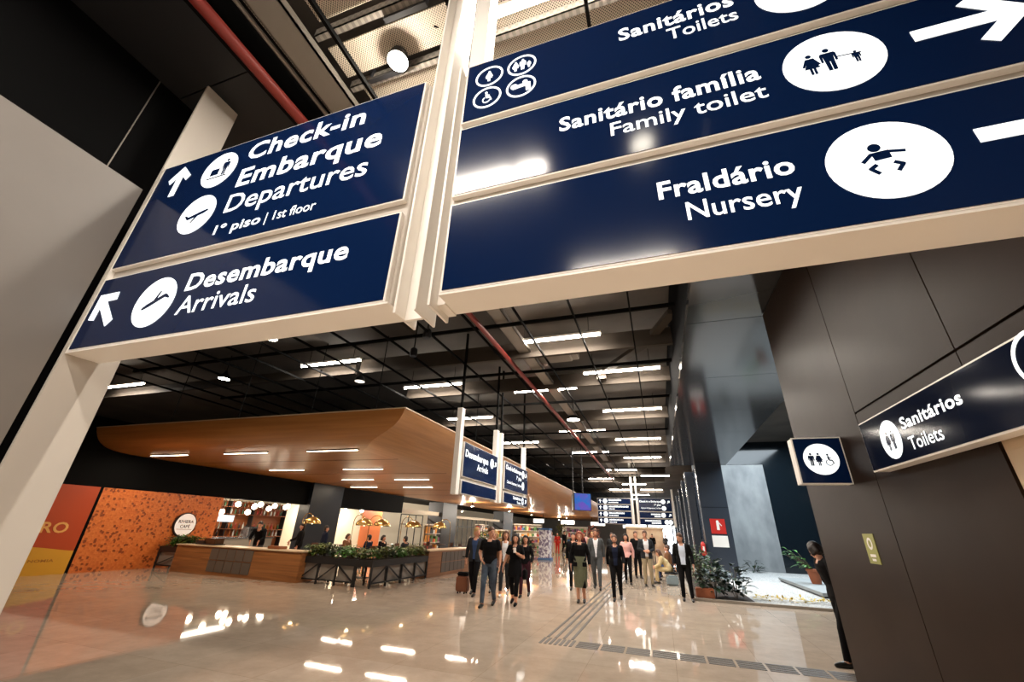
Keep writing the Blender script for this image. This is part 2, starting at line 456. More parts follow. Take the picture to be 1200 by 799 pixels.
# ------------------------------------------------------------------ timber canopy over the cafe
canopy = thing('timber_canopy', 'long curved timber-clad canopy hanging over the cafe counters', 'canopy', (-5.76, 8.53, 4.37))
prof = [(0, 0, 4.37), (0.04, 0.07, 4.25), (0.1, 0.18, 4.13), (0.18, 0.36, 4.01), (0.29, 0.62, 3.91), (0.41, 0.88, 3.84), (0.54, 1.12, 3.785), (0.72, 1.38, 3.745), (0.95, 1.62, 3.715), (1.3, 1.95, 3.692), (1.7, 2.4, 3.685)]
XL, XR, Y0, Y1 = -17.8, -5.76, 8.53, 80.0
mb = MB(); vs = []
for f, sd, z in prof: vs += [(XL, Y0 + f, z), (XR - sd, Y0 + f, z)]
mb.add(vs, [(2 * i, 2 * i + 1, 2 * i + 3, 2 * i + 2) for i in range(len(prof) - 1)])
f, sd, z = prof[-1]
mb.add([(XL, Y0 + f, z), (XR - sd, Y0 + f, z), (XR - sd, Y1, z), (XL, Y1, z)], [(0, 1, 2, 3)])
mb.build('front_cladding', M_WOODX, canopy, smooth=True)
mb = MB(); vs = []
for f, sd, z in prof: vs += [(XR - sd, Y0 + f, z), (XR - sd, Y1, z)]
mb.add(vs, [(2 * i, 2 * i + 1, 2 * i + 3, 2 * i + 2) for i in range(len(prof) - 1)])
mb.build('side_cladding', M_WOODY, canopy, smooth=True)
MB().box((XL, Y0 + 0.02, 4.37), (XR - 0.02, Y1, 4.42)).build('top_board', M_DARKMETAL, canopy)
mb = MB()
for y in (11.8, 15.3, 18.9, 22.6, 26.3): mb.box((XL, y, 3.679), (XR - 2.2, y + 0.025, 3.69))
mb.build('joint', M_DARKMETAL, canopy)
for x, y in ((-7, 9.0), (-9.2, 9.0), (-12, 9.0), (-15, 9.0), (-6.2, 14), (-6.2, 20), (-6.2, 27)):
    MB().tube([(x, y, 4.4), (x, y, 7.2)], 0.012, 6).build('hanger', M_ROD, canopy)
MB().bar((XR + 0.01, Y0, 4.385), (XR + 0.01, Y1, 4.385), 0.03, 0.03).bar((XL, Y0 - 0.01, 4.385), (XR, Y0 - 0.01, 4.385), 0.02, 0.02).build('edge_trim', M_LIGHTTOP, canopy)

strip = MB().box((-0.93, -0.04, 0), (0.93, 0.04, 0.03)).build('canopy_light', M_DARKMETAL)
tag(strip, 'slim lit strip let into the underside of the timber canopy', 'light', 'strips in the canopy underside')
MB().box((-0.91, -0.024, -0.012), (0.91, 0.024, 0.001)).build('diffuser', M_STRIP, strip)
_l = bpy.data.lights.new('strip_light', 'AREA'); _l.shape = 'RECTANGLE'; _l.size = 1.8; _l.size_y = 0.06; _l.energy = CANOPY_W; _l.color = (1.0, 0.84, 0.64)
_lo = bpy.data.objects.new('strip_light', _l); COL.objects.link(_lo); _lo.parent = strip; _lo.location = (0, 0, -0.02)
rows = []
for k, y in enumerate((9.95, 13.75, 17.2, 20.75)):
    for x in ((-16.0, -12.45, -9.02) if k % 3 == 0 else (-14.6, -10.8) if k % 3 == 1 else (-13.7, -10.7)):
        if y < 11.6 and x > -9.5: y -= 0.0
        rows.append((x, y, 3.654))
for i, p in enumerate(rows):
    (strip if i == 0 else copy_tree(strip)).location = p

# ------------------------------------------------------------------ open ceiling
RODS = [-17.65 + 1.25 * k for k in range(15)]
rod = MB().box((-0.018, 0, -0.03), (0.018, 84.0, 0.03)).build('ceiling_rod', M_ROD)
rod2 = MB().box((-0.018, 0, -0.03), (0.018, 96.0, 0.03)).build('ceiling_rod', M_ROD)
for o in (rod, rod2): tag(o, 'thin black rod running the length of the open ceiling', 'ceiling rail', 'long rods under the open ceiling')
a, b = rod, rod2
for x in RODS:
    if x < -3.8:
        a.location = (x, 3.6, 6.24); last = a; a = copy_tree(rod)
    else:
        b.location = (x, -8, 6.24); last = b; b = copy_tree(rod2)
bpy.data.objects.remove(a); bpy.data.objects.remove(b)

tag(MB().tube([(-3.72, YB, 6.24), (-3.72, 40, 6.24)], 0.065, 12).build('ceiling_pipe', M_REDPIPE, smooth=True), 'red sprinkler pipe running along the open ceiling', 'pipe')
tag(MB().tube([(-3.95, 3.4, 6.55), (-3.95, 40, 6.55)], 0.05, 10).build('ceiling_pipe', M_REDPIPE, smooth=True), 'thinner red pipe just above and left of the main red pipe', 'pipe')
mb = MB().box((-3.40, YB, 6.40), (-3.06, 40, 6.43)).box((-3.40, YB, 6.40), (-3.385, 40, 6.52)).box((-3.075, YB, 6.40), (-3.06, 40, 6.52))
tag(mb.build('ceiling_cable_tray', M_TRAY), 'grey cable tray running beside the red sprinkler pipe', 'cable tray')
mb = MB().tube([(-3.55, 0.2, 6.5), (-3.55, 3.0, 6.5)], 0.025, 8)
tag(mb.build('ceiling_conduit', M_TRAY, smooth=True), 'thin grey conduit between red pipe and cable tray', 'pipe')

# lamp rows with the beams beside them
lampP = thing('ceiling_light', 'lit tube lamp hanging across the open ceiling', 'light', (0, 0, 0), 'tube lamps in the open ceiling')
MB().tube([(-1.2, 0, 0), (1.2, 0, 0)], 0.026, 8).build('tube', M_TUBE, lampP, smooth=True)
MB().box((-1.22, -0.05, 0.05), (1.22, 0.05, 0.11)).build('housing', M_WHITE, lampP)
for x in (-0.9, 0.9): MB().tube([(x, 0, 0.1), (x, 0, 0.7)], 0.008, 6).build('hanger', M_ROD, lampP)
_l = bpy.data.lights.new('lamp_light', 'AREA'); _l.shape = 'RECTANGLE'; _l.size = 2.3; _l.size_y = 0.1; _l.energy = LAMP_W; _l.color = (1.0, 0.91, 0.80)
_lo = bpy.data.objects.new('lamp_light', _l); COL.objects.link(_lo); _lo.parent = lampP; _lo.location = (0, 0, -0.045)
LAMPS = [(0.02, 2.15), (-2.2, -0.72), (0.05, -3.5), (-6.5, -3.5), (-2.2, -6.0), (-2.2, 9.92), (-9.85, 9.92), (-20.2, 9.92), (-0.7, 12.8), (-7.6, 12.8),
         (-0.65, 17.6), (-8.2, 17.6), (-7.6, 23.7), (-0.7, 23.7), (-3.9, 27.5), (-0.7, 30.0), (-6.8, 31), (-2.6, 36), (0.0, 40), (-5.0, 42), (-2.2, 47), (-0.6, 53), (-4.2, 53), (-2.2, 60), (-2.2, 68), (-3.4, 21.3), (-3.6, 14.2)]
for i, (x, y) in enumerate(LAMPS):
    o = lampP if i == 0 else copy_tree(lampP)
    o.location = (x, y, 6.5)
beam = MB().box((-9.0, 0, 6.26), (0.8, 0.12, 6.74)).build('ceiling_beam', M_BEAM)
tag(beam, 'grey cross beam of the open ceiling behind a tube lamp', 'beam', 'cross beams of the open ceiling')
for i, y in enumerate((10.4, 13.3, 18.1, 24.2, 30.5, 36.5, 42.5, 53.5)):
    o = beam if i == 0 else copy_tree(beam)
    o.location = (0, y, 0.0)
bm2 = MB().box((-26, 0, 6.28), (-9.2, 0.12, 6.6)).build('ceiling_beam', M_BEAM)
tag(bm2, 'grey cross beam of the open ceiling above the timber canopy', 'beam', 'cross beams above the canopy')
for i, y in enumerate((10.4, 18.1)):
    (bm2 if i == 0 else copy_tree(bm2)).location = (0, y, 0)
thin = MB().box((-17, 0, 6.28), (0.8, 0.07, 6.36)).build('ceiling_purlin', M_ROD)
tag(thin, 'thin black cross bar of the open ceiling grid', 'ceiling rail', 'thin cross bars of the open ceiling')
for i, y in enumerate((6.9, 8.4, 11.7, 15.2, 20.6, 27.0, 33.5, 39.5)):
    (thin if i == 0 else copy_tree(thin)).location = (0, y, 0)
# insulated duct, flat duct, boxes
mb = MB().tube([(-3.3, 13.75, 6.72), (0.75, 13.75, 6.72)], 0.3, 20)
tag(mb.build('ceiling_duct', M_TRAY, smooth=True), 'round silver insulated duct behind the second tube lamp', 'duct')
mb = MB().bar((-1.35, 13.1, 6.6), (0.2, 10.9, 6.6), 0.26, 0.12).bar((0.2, 10.9, 6.6), (0.8, 9.3, 6.6), 0.22, 0.12).box((-1.5, 12.95, 6.35), (-1.2, 13.2, 6.66))
tag(mb.build('ceiling_duct', M_BEAM), 'flat beige duct crossing the open ceiling at an angle', 'duct')
mb = MB().box((-3.3, 11.0, 6.7), (-1.9, 12.0, 7.1)).box((-3.1, 11.1, 6.62), (-2.1, 11.9, 6.7))
tag(mb.build('ceiling_air_unit', M_TRAY, bevel=0.02), 'boxy grey air unit hung in the open ceiling', 'air unit')
mb = MB().box((-9.2, 7.3, 6.75), (-6.2, 9.2, 7.15))
tag(mb.build('ceiling_air_duct', M_BEAM, bevel=0.02), 'wide flat grey duct in the open ceiling above the canopy front', 'duct')
# perforated panels over the signs
for i, (x0, x1, y0, y1, z) in enumerate(((-3.04, -1.44, 1.93, 2.28, 6.62), (-1.36, 0.75, 1.75, 2.75, 6.75), (-3.0, -1.44, 2.42, 3.3, 6.72), (-3.7, -3.42, 1.0, 3.3, 6.8), (-3.0, -1.44, 0.7, 1.72, 6.72))):
    o = MB().box((x0, y0, z), (x1, y1, z + 0.02)).build('ceiling_perforated_panel', M_PERF, bevel=0.003)
    tag(o, ['pale perforated ceiling panel beside the bright round lamp', 'wide pale perforated panel above the toilets sign board', 'pale perforated panel behind the bright round lamp', 'narrow pale perforated panel above the red pipe', 'pale perforated panel nearest the upper edge of the photo'][i], 'ceiling panel')
for i, (y, z) in enumerate(((1.75, 6.55), (2.35, 6.55), (3.15, 6.6))):
    mb = MB().box((-3.05, y, z), (0.7, y + 0.012, z + 0.12)).box((-3.05, y, z), (0.7, y + 0.07, z + 0.012))
    o = mb.build('ceiling_channel', M_SLOT)
    tag(o, ['slotted steel channel in front of the bright round lamp', 'slotted steel channel above the bright round lamp', 'slotted steel channel behind the perforated panels'][i], 'channel')
for i, (x, y, lab) in enumerate(((-2.75, 2.32, 'short black bracket crossing the open ceiling left of the bright round lamp'), (-2.2, 1.82, 'short black bracket in front of the bright round lamp'))):
    tag(MB().box((x, y, 6.5), (x + 0.5, y + 0.05, 6.54)).box((x, y, 6.54), (x + 0.03, y + 0.05, 6.75)).box((x + 0.47, y, 6.54), (x + 0.5, y + 0.05, 6.75)).build('ceiling_bracket', M_DARKMETAL), lab, 'bracket')
mb = MB().tube([(-1.9, 2.0, 6.75), (-1.75, 2.1, 6.62), (-1.62, 2.2, 6.66), (-1.5, 2.25, 6.8)], 0.012, 6)
tag(mb.build('ceiling_cable', M_ROD, smooth=True), 'black cable looping beside the bright round lamp', 'cable')
# round lamps
def bay_lamp(loc, label, r=0.17, gl=8.0, watts=0, top=7.2):
    t = thing('ceiling_spotlight', label, 'light', loc)
    x, y, z = loc
    MB().lathe(loc, [(r, 0), (r * 1.02, 0.02), (r * 0.75, 0.14), (r * 0.4, 0.2), (0.05, 0.3)], 20).build('housing', M_DARKMETAL, t, smooth=True)
    MB().lathe(loc, [(0.01, -0.02), (r * 0.6, -0.018), (r * 0.93, -0.004), (r * 0.93, 0.01)], 20).build('lens', mat('lens_%d' % gl, (1, 0.9, 0.8), 0.4, emit=(1, 0.9, 0.74), estr=gl), t, smooth=True)
    MB().tube([(x, y, z + 0.28), (x, y, top)], 0.012, 6).build('cord', M_ROD, t)
    if watts:
        l = bpy.data.lights.new('spot_light', 'POINT'); l.energy = watts; l.shadow_soft_size = 0.06; l.color = (1, 0.9, 0.76)
        lo = bpy.data.objects.new('spot_light', l); COL.objects.link(lo); lo.parent = t; lo.location = (0, 0, -0.12)
    return t
bay_lamp((-2.25, 2.2, 6.42), 'dazzling round lamp in the open ceiling above the departures sign', 0.12, 60, 45)
bay_lamp((-9.74, 7.5, 6.3), 'round hanging lamp half hidden under the arrivals sign', 0.18, 25)
bay_lamp((-14.4, 9.8, 6.3), 'round hanging lamp above the left of the timber canopy', 0.2, 25)
bay_lamp((-9.6, 11.2, 6.3), 'dim round hanging lamp above the middle of the timber canopy', 0.18, 2)
bay_lamp((-3.2, 17.8, 6.25), 'bright round lamp beside the red pipe beyond the tube lamps', 0.3, 20)
bay_lamp((0.3, -0.7, 6.4), 'dazzling round lamp behind the camera, mirrored in the family toilet sign', 0.15, 60)
for i, (x, y) in enumerate(((-6.2, 9.2), (-5.2, 8.2))):
    t = thing('ceiling_speaker', ['black loudspeaker hanging left of the gap between the overhead signs', 'black loudspeaker nearer the red pipe'][i], 'speaker', (x, y, 6.2))
    MB().lathe((x, y, 6.1), [(0.09, 0), (0.11, 0.05), (0.1, 0.22), (0.05, 0.27)], 16).build('body', M_DARKMETAL, t, smooth=True)
    MB().tube([(x, y, 6.35), (x, y, 7.2)], 0.015, 6).build('stem', M_ROD, t)

# ------------------------------------------------------------------ overhead signs
def board(root, name, pl, x0, z0, x1, z1, d=0.0, depth=0.05, fm=None):
    """one sign board: pale tray with a glossy navy face"""
    p = pl.rect(MB(), x0, z0, x1, z1, d - depth, d).build(name, M_WHITE, root, bevel=0.003)
    pl.rect(MB(), x0 + 0.014, z0 + 0.014, x1 - 0.014, z1 - 0.014, d, d + 0.004).build('face', fm or M_NAVY, p)
    return p

def figure(pl, mb, x, y, h, kind='man', d1=0.009):
    """little standing pictogram figure of height h"""
    k = h / 10.0
    P = lambda pts: pl.poly(mb, [(x + a * k, y + b * k) for a, b in pts], 0.0045, d1)
    pl.disc(mb, x, y + 9.2 * k, 0.85 * k, 0.0045, d1, n=16)
    if kind == 'woman':
        P([(-1.2, 8), (1.2, 8), (2.6, 4.4), (1.9, 4.1), (1.3, 5.6), (2.2, 3), (-2.2, 3), (-1.3, 5.6), (-1.9, 4.1), (-2.6, 4.4)])
        P([(-0.9, 3), (-0.15, 3), (-0.15, 0), (-0.9, 0)]); P([(0.15, 3), (0.9, 3), (0.9, 0), (0.15, 0)])
    else:
        P([(-1.7, 8), (1.7, 8), (2.1, 7.4), (2.1, 4), (1.5, 4), (1.4, 6.8), (1.2, 4), (-1.2, 4), (-1.4, 6.8), (-1.5, 4), (-2.1, 4), (-2.1, 7.4)])
        P([(-1.2, 4), (-0.12, 4), (-0.12, 0), (-1.1, 0)]); P([(0.12, 4), (1.2, 4), (1.1, 0), (0.12, 0)])
    return mb
def wheelchair(pl, mb, x, y, h, d1=0.009):
    k = h / 10.0; Q = lambda a, b: (x + a * k, y + b * k)
    pl.disc(mb, *Q(-0.6, 9.2), 0.85 * k, 0.0045, d1, n=16)
    pl.stroke(mb, Q(-0.5, 8), Q(-0.2, 4.6), 1.3 * k, 0.0045, d1); pl.stroke(mb, Q(-0.3, 4.6), Q(2.0, 4.4), 1.0 * k, 0.0045, d1)
    pl.stroke(mb, Q(1.9, 4.6), Q(2.9, 1.6), 0.9 * k, 0.0045, d1); pl.stroke(mb, Q(-0.3, 6.6), Q(1.6, 6.2), 0.6 * k, 0.0045, d1)
    for i in range(14):
        a0, a1 = math.radians(120 + i * 16), math.radians(136 + i * 16)
        pl.stroke(mb, Q(-0.3 + 2.4 * math.cos(a0), 2.6 + 2.4 * math.sin(a0)), Q(-0.3 + 2.4 * math.cos(a1), 2.6 + 2.4 * math.sin(a1)), 0.55 * k, 0.0045, d1)
    return mb
def plane_shape(pl, mb, x, y, h, ang, d1=0.009):
    c, t = math.cos(math.radians(ang)), math.sin(math.radians(ang)); k = h / 10
    R = lambda a, b: (x + (a * c - b * t) * k, y + (a * t + b * c) * k)
    pl.poly(mb, [R(*p) for p in ((-6, 0.2), (-5, -0.7), (3.5, -0.9), (5.5, -0.5), (6.2, 0.1), (5.2, 0.7), (3, 0.9), (-4.8, 0.9), (-6.3, 2.4), (-7, 2.4))], 0.0045, d1)
    pl.poly(mb, [R(*p) for p in ((1.6, 0.2), (-0.4, 0.2), (-3.6, -3.2), (-2.6, -3.3))], 0.0045, d1 + 0.0003)
    return mb
def roundel(pl, root, x, y, r, draw):
    d = pl.disc(MB(), x, y, r, 0.004, 0.008).build('roundel', M_LIT, root, smooth=False)
    mb = MB(); draw(mb)
    mb.build('pictogram', M_NAVY, d)
    return d

# left overhead sign
LS = thing('hanging_sign', 'large navy overhead sign reading Check-in Embarque Departures and Desembarque Arrivals', 'sign', (-2.9, 1.85, 2.85))
PL = Plane((0, 1.70, 0), (1, 0, 0))
MB().box((-4.40, 1.735, 2.884), (-1.37, 1.93, 4.905)).build('housing', M_GREYBAR, LS, bevel=0.004)
MB().box((-4.40, 1.70, 2.872), (-1.372, 1.93, 2.884)).box((-4.415, 1.70, 2.872), (-4.40, 1.93, 4.91)).build('bottom_cover', M_WHITE, LS)
b1 = board(LS, 'sign_board', PL, -4.395, 3.672, -1.395, 4.912)
b2 = board(LS, 'sign_board', PL, -4.395, 2.886, -1.395, 3.572)
mb = MB().box((-1.325, 1.70, 2.80), (-1.309, 1.93, 7.2)).box((-1.309, 1.80, 2.80), (-1.19, 1.82, 7.2)).box((-1.19, 1.70, 2.80), (-1.176, 1.93, 7.2)).box((-1.37, 1.78, 2.884), (-1.325, 1.93, 4.9))
mb.build('post', M_WHITE, LS, bevel=0.002)
PL.arrow(MB(), -4.06, 4.625, 0.36, 90, 0.075).build('arrow', M_LIT, b1)
roundel(PL, b1, -3.505, 4.61, 0.212, lambda m: (figure(PL, m, -3.43, 4.53, 0.2), PL.rect(m, -3.60, 4.55, -3.50, 4.63, 0.0045, 0.009), PL.rect(m, -3.63, 4.51, -3.38, 4.525, 0.0045, 0.0085)))
roundel(PL, b1, -3.535, 4.09, 0.212, lambda m: plane_shape(PL, m, -3.52, 4.08, 0.21, 14))
text(PL, 'Check-in', -3.185, 4.625, 1.265, 0.205, M_LIT, b1, True)
text(PL, 'Embarque', -3.18, 4.305, 1.48, 0.21, M_LIT, b1, True)
text(PL, 'Departures', -3.19, 4.015, 1.42, 0.205, M_LIT, b1)
text(PL, '1º piso', -3.205, 3.79, 0.50, 0.095, M_LIT, b1, True)
text(PL, '| 1st floor', -2.655, 3.79, 0.485, 0.095, M_LIT, b1)
PL.arrow(MB(), -4.16, 3.235, 0.40, 135, 0.08).build('arrow', M_LIT, b2)
roundel(PL, b2, -3.555, 3.215, 0.222, lambda m: plane_shape(PL, m, -3.55, 3.215, 0.22, -155))
text(PL, 'Desembarque', -3.25, 3.265, 1.50, 0.155, M_LIT, b2, True)
text(PL, 'Arrivals', -3.245, 3.055, 0.77, 0.16, M_LIT, b2)

# right overhead sign
RS = thing('hanging_sign', 'large navy overhead sign reading Sanitários Toilets, Sanitário família and Fraldário Nursery', 'sign', (0.45, 1.85, 2.85))
MB().box((-1.04, 1.735, 2.884), (1.88, 1.93, 4.905)).build('housing', M_GREYBAR, RS, bevel=0.004)
MB().box((-1.04, 1.70, 2.872), (1.88, 1.93, 2.884)).build('bottom_cover', M_WHITE, RS)
MB().box((-1.105, 1.70, 2.82), (-1.09, 1.93, 4.95)).box((-1.09, 1.78, 2.86), (-1.04, 1.93, 4.9)).build('end_plate', M_WHITE, RS)
MB().box((-1.06, 1.75, 4.9), (-0.925, 1.90, 7.2)).build('post', M_WHITE, RS, bevel=0.003)
MB().box((1.72, 1.75, 4.9), (1.86, 1.90, 5.1)).build('post', M_WHITE, RS, bevel=0.003)
r1 = board(RS, 'sign_board', PL, -1.036, 4.268, 1.878, 4.91)
r2 = board(RS, 'sign_board', PL, -1.036, 3.590, 1.878, 4.212)
r3 = board(RS, 'sign_board', PL, -1.036, 2.886, 1.878, 3.528)
for i, (x, y) in enumerate(((-0.845, 4.708), (-0.597, 4.716), (-0.849, 4.472), (-0.597, 4.480))):
    rg = PL.ring(MB(), x, y, 0.108, 0.014, 0.004, 0.008).build('ring', M_LIT, r1)
    mb = MB()
    if i == 0: figure(PL, mb, x, y - 0.055, 0.11, 'woman')
    if i == 1: figure(PL, mb, x - 0.045, y - 0.05, 0.10, 'woman'); figure(PL, mb, x + 0.008, y - 0.05, 0.11); figure(PL, mb, x + 0.055, y - 0.045, 0.065)
    if i == 2: wheelchair(PL, mb, x, y - 0.055, 0.115)
    if i == 3:
        PL.disc(mb, x + 0.03, y + 0.035, 0.018, 0.0045, 0.009); PL.stroke(mb, (x + 0.05, y + 0.02), (x + 0.055, y - 0.06), 0.035, 0.0045, 0.009)
        PL.stroke(mb, (x - 0.06, y), (x + 0.05, y + 0.01), 0.03, 0.0045, 0.009); PL.disc(mb, x - 0.05, y + 0.012, 0.025, 0.0045, 0.0092)
    mb.build('pictogram', M_LIT, rg)
text(PL, 'Sanitários', 0.755, 4.635, 0.68, 0.125, M_LIT, r1, True, align='R')
text(PL, 'Toilets', 0.755, 4.487, 0.395, 0.115, M_LIT, r1, align='R')
roundel(PL, r1, 1.075, 4.605, 0.215, lambda m: (figure(PL, m, 1.02, 4.52, 0.2, 'woman'), figure(PL, m, 1.13, 4.52, 0.2)))
PL.arrow(MB(), 1.62, 4.60, 0.42, 0, 0.075).build('arrow', M_LIT, r1)
text(PL, 'Sanitário família', 0.76, 3.925, 1.095, 0.12, M_LIT, r2, True, align='R')
text(PL, 'Family toilet', 0.765, 3.775, 0.80, 0.11, M_LIT, r2, align='R')
roundel(PL, r2, 1.078, 3.915, 0.218, lambda m: (figure(PL, m, 0.985, 3.845, 0.155, 'woman'), figure(PL, m, 1.065, 3.845, 0.17), figure(PL, m, 1.175, 3.86, 0.085), PL.stroke(m, (1.10, 3.935), (1.20, 3.925), 0.006, 0.0045, 0.009)))
PL.arrow(MB(), 1.62, 3.935, 0.42, 0, 0.075).build('arrow', M_LIT, r2)
text(PL, 'Fraldário', 0.765, 3.237, 0.60, 0.115, M_LIT, r3, True, align='R')
text(PL, 'Nursery', 0.765, 3.075, 0.485, 0.115, M_LIT, r3, align='R')
def baby(m):
    x, y = 1.085, 3.21
    PL.disc(m, x - 0.015, y + 0.075, 0.024, 0.0045, 0.009, n=20)
    PL.stroke(m, (x - 0.075, y + 0.0), (x - 0.035, y + 0.04), 0.017, 0.0045, 0.009); PL.stroke(m, (x - 0.04, y + 0.037), (x + 0.03, y + 0.042), 0.018, 0.0045, 0.0092)
    PL.stroke(m, (x + 0.025, y + 0.042), (x + 0.085, y + 0.028), 0.015, 0.0045, 0.0094)
    PL.poly(m, [(x - 0.035, y + 0.045), (x + 0.03, y + 0.048), (x + 0.032, y + 0.005), (x - 0.03, y)], 0.0045, 0.0088)
    for sg in (-1, 1):
        PL.stroke(m, (x + sg * 0.03, y - 0.022), (x + sg * 0.062, y - 0.045), 0.018, 0.0045, 0.009); PL.stroke(m, (x + sg * 0.058, y - 0.04), (x + sg * 0.032, y - 0.075), 0.017, 0.0045, 0.0092)
roundel(PL, r3, 1.095, 3.213, 0.218, baby)
PL.arrow(MB(), 1.62, 3.24, 0.42, 0, 0.075).build('arrow', M_LIT, r3)

# toilets sign on the right wall
TS = thing('wall_sign', 'long navy Sanitários Toilets sign fixed along the brown right wall', 'sign', (1.92, 3.2, 2.27))
PT = Plane((1.86, 0, 0), (0, -1, 0))
MB().box((1.865, 1.9, 2.276), (1.978, 4.61, 2.702)).build('housing', M_WHITE, TS, bevel=0.003)
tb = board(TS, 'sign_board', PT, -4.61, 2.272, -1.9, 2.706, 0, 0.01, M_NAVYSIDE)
roundel(PT, tb, -4.135, 2.472, 0.152, lambda m: (figure(PT, m, -4.175, 2.39, 0.15, 'woman'), figure(PT, m, -4.095, 2.39, 0.15)))
text(PT, 'Sanitários', -3.925, 2.505, 0.745, 0.088, M_LIT, tb, True)
text(PT, 'Toilets', -3.90, 2.345, 0.42, 0.098, M_LIT, tb)
PT.ring(MB(), -2.57, 2.56, 0.145, 0.02, 0.004, 0.008).build('ring', M_LIT, tb)
PT.arrow(MB(), -2.57, 2.56, 0.15, 90, 0.028).build('arrow', M_LIT, tb)
# square sign
SQ = thing('wall_sign', 'square navy toilets sign with three white-ringed figures projecting from the wall', 'sign', (1.75, 5.5, 2.25))
PS = Plane((0, 5.40, 0), (1, 0, 0))
MB().box((1.505, 5.405, 2.258), (1.978, 5.56, 2.748)).build('housing', M_WHITE, SQ, bevel=0.003)
qb = board(SQ, 'sign_board', PS, 1.502, 2.254, 1.976, 2.752, 0, 0.01)
roundel(PS, qb, 1.742, 2.515, 0.165, lambda m: (figure(PS, m, 1.65, 2.445, 0.135), figure(PS, m, 1.72, 2.445, 0.135, 'woman'), wheelchair(PS, m, 1.815, 2.445, 0.125)))
# green luminous sticker
M_GREEN = mat('luminous_green', s(150, 150, 66), 0.5)
PG = Plane((1.98, 0, 0), (0, -1, 0))
st = PG.rect(MB(), -5.58, 1.515, -5.34, 1.785, 0.0, 0.005).build('wall_notice', M_GREEN)
tag(st, 'small yellow-green notice stuck on the brown wall panel', 'notice')
mb = PG.ring(MB(), -5.46, 1.695, 0.055, 0.022, 0.005, 0.007); PG.rect(mb, -5.52, 1.575, -5.40, 1.60, 0.005, 0.007); PG.rect(mb, -5.50, 1.54, -5.42, 1.56, 0.005, 0.007)
mb.build('marking', M_WHITE, st)

# mid-distance signs along the corridor
def mid_sign(label, y0, y1, posts, name='hanging_sign'):
    t = thing(name, label, 'sign', (-5.05, (y0 + y1) / 2, 2.52))
    pl = Plane((-5.0, 0, 0), (0, 1, 0))
    MB().box((-5.16, y0, 2.54), (-5.03, y1, 3.92)).build('housing', M_GREYBAR, t)
    for p in posts: MB().box((-5.15, p, 2.5), (-5.0, p + 0.2, 4.82)).build('post', M_WHITE, t, bevel=0.004); MB().box((-5.10, p + 0.06, 4.82), (-5.04, p + 0.12, 7.2)).build('rod', M_ROD, t)
    a = board(t, 'sign_board', pl, y0 + 0.02, 2.98, y1 - 0.02, 3.92, 0.02, 0.04)
    b = board(t, 'sign_board', pl, y0 + 0.02, 2.54, y1 - 0.02, 2.88, 0.02, 0.04)
    return t, a, b, Plane((-4.98, 0, 0), (0, 1, 0))
t, a, b, P2 = mid_sign('navy Desembarque Arrivals sign hanging in front of the timber canopy', 10.5, 13.2, (10.22, 13.1))
text(P2, 'Desembarque', 10.62, 3.53, 1.72, 0.2, M_LIT, a, True)
text(P2, 'Arrivals', 12.35, 3.26, 0.86, 0.19, M_LIT, a, align='R')
roundel(P2, a, 12.68, 3.62, 0.15, lambda m: plane_shape(P2, m, 12.68, 3.62, 0.15, -25))
P2.arrow(MB(), 13.0, 3.63, 0.2, 45, 0.04).build('arrow', M_LIT, a)
t, a, b, P2 = mid_sign('navy Check-in Embarque sign hanging beyond the Desembarque sign', 13.92, 16.78, (13.56, 16.35))
text(P2, 'Check-in Embarque', 15.9, 3.66, 1.85, 0.15, M_LIT, a, True, align='R')
text(P2, '1º piso', 15.9, 3.43, 0.6, 0.14, M_LIT, a, True, align='R')
text(P2, 'Check-in Departures | 1st floor', 15.9, 3.2, 1.7, 0.1, M_LIT, a, align='R')
roundel(P2, a, 16.12, 3.69, 0.15, lambda m: figure(P2, m, 16.12, 3.6, 0.18))
roundel(P2, a, 16.12, 3.27, 0.15, lambda m: plane_shape(P2, m, 16.12, 3.27, 0.15, 15))
P2.arrow(MB(), 16.5, 3.69, 0.2, 45, 0.04).build('arrow', M_LIT, a)
text(P2, 'Sanitários', 15.9, 2.72, 0.95, 0.11, M_LIT, b, True, align='R')
text(P2, 'Toilets', 15.9, 2.58, 0.5, 0.09, M_LIT, b, align='R')
roundel(P2, b, 16.12, 2.71, 0.13, lambda m: (figure(P2, m, 16.08, 2.63, 0.16, 'woman'), figure(P2, m, 16.17, 2.63, 0.16)))
P2.arrow(MB(), 16.5, 2.71, 0.2, 45, 0.04).build('arrow', M_LIT, b)

# far sign pair across the corridor
FS = thing('hanging_sign', 'far overhead navy sign with four rows of white lines left of its pair', 'sign', (-3.5, 37.1, 2.4))
PF = Plane((0, 37.0, 0), (1, 0, 0))
MB().box((-4.85, 37.03, 2.42), (-2.12, 37.25, 4.4)).build('housing', M_GREYBAR, FS)
MB().box((-2.1, 37.0, 2.3), (-1.93, 37.2, 7.2)).build('post', M_WHITE, FS)
rng = random.Random(3)
for k in range(4):
    z = 4.4 - 0.5 * k
    bd = board(FS, 'sign_board', PF, -4.83, z - 0.47, -2.14, z - 0.02, 0.0, 0.03)
    PF.arrow(MB(), -4.6, z - 0.24, 0.26, 90, 0.06).build('arrow', M_LIT, bd)
    PF.disc(MB(), -4.2, z - 0.24, 0.18, 0.004, 0.008).build('roundel', M_LIT, bd)
    mb = MB()
    for row, (zz, hh, ln) in enumerate(((z - 0.22, 0.12, (1.0, 1.55, 1.25, 1.05)[k]), (z - 0.38, 0.08, (0.75, 0.4, 0.7, 0.55)[k]))):
        x = -3.92
        while x < -3.92 + ln:
            w = rng.uniform(0.05, 0.09); PF.rect(mb, x, zz, x + w, zz + hh * rng.uniform(0.75, 1), 0.004, 0.008); x += w + 0.025
    mb.build('lettering', M_LIT, bd)
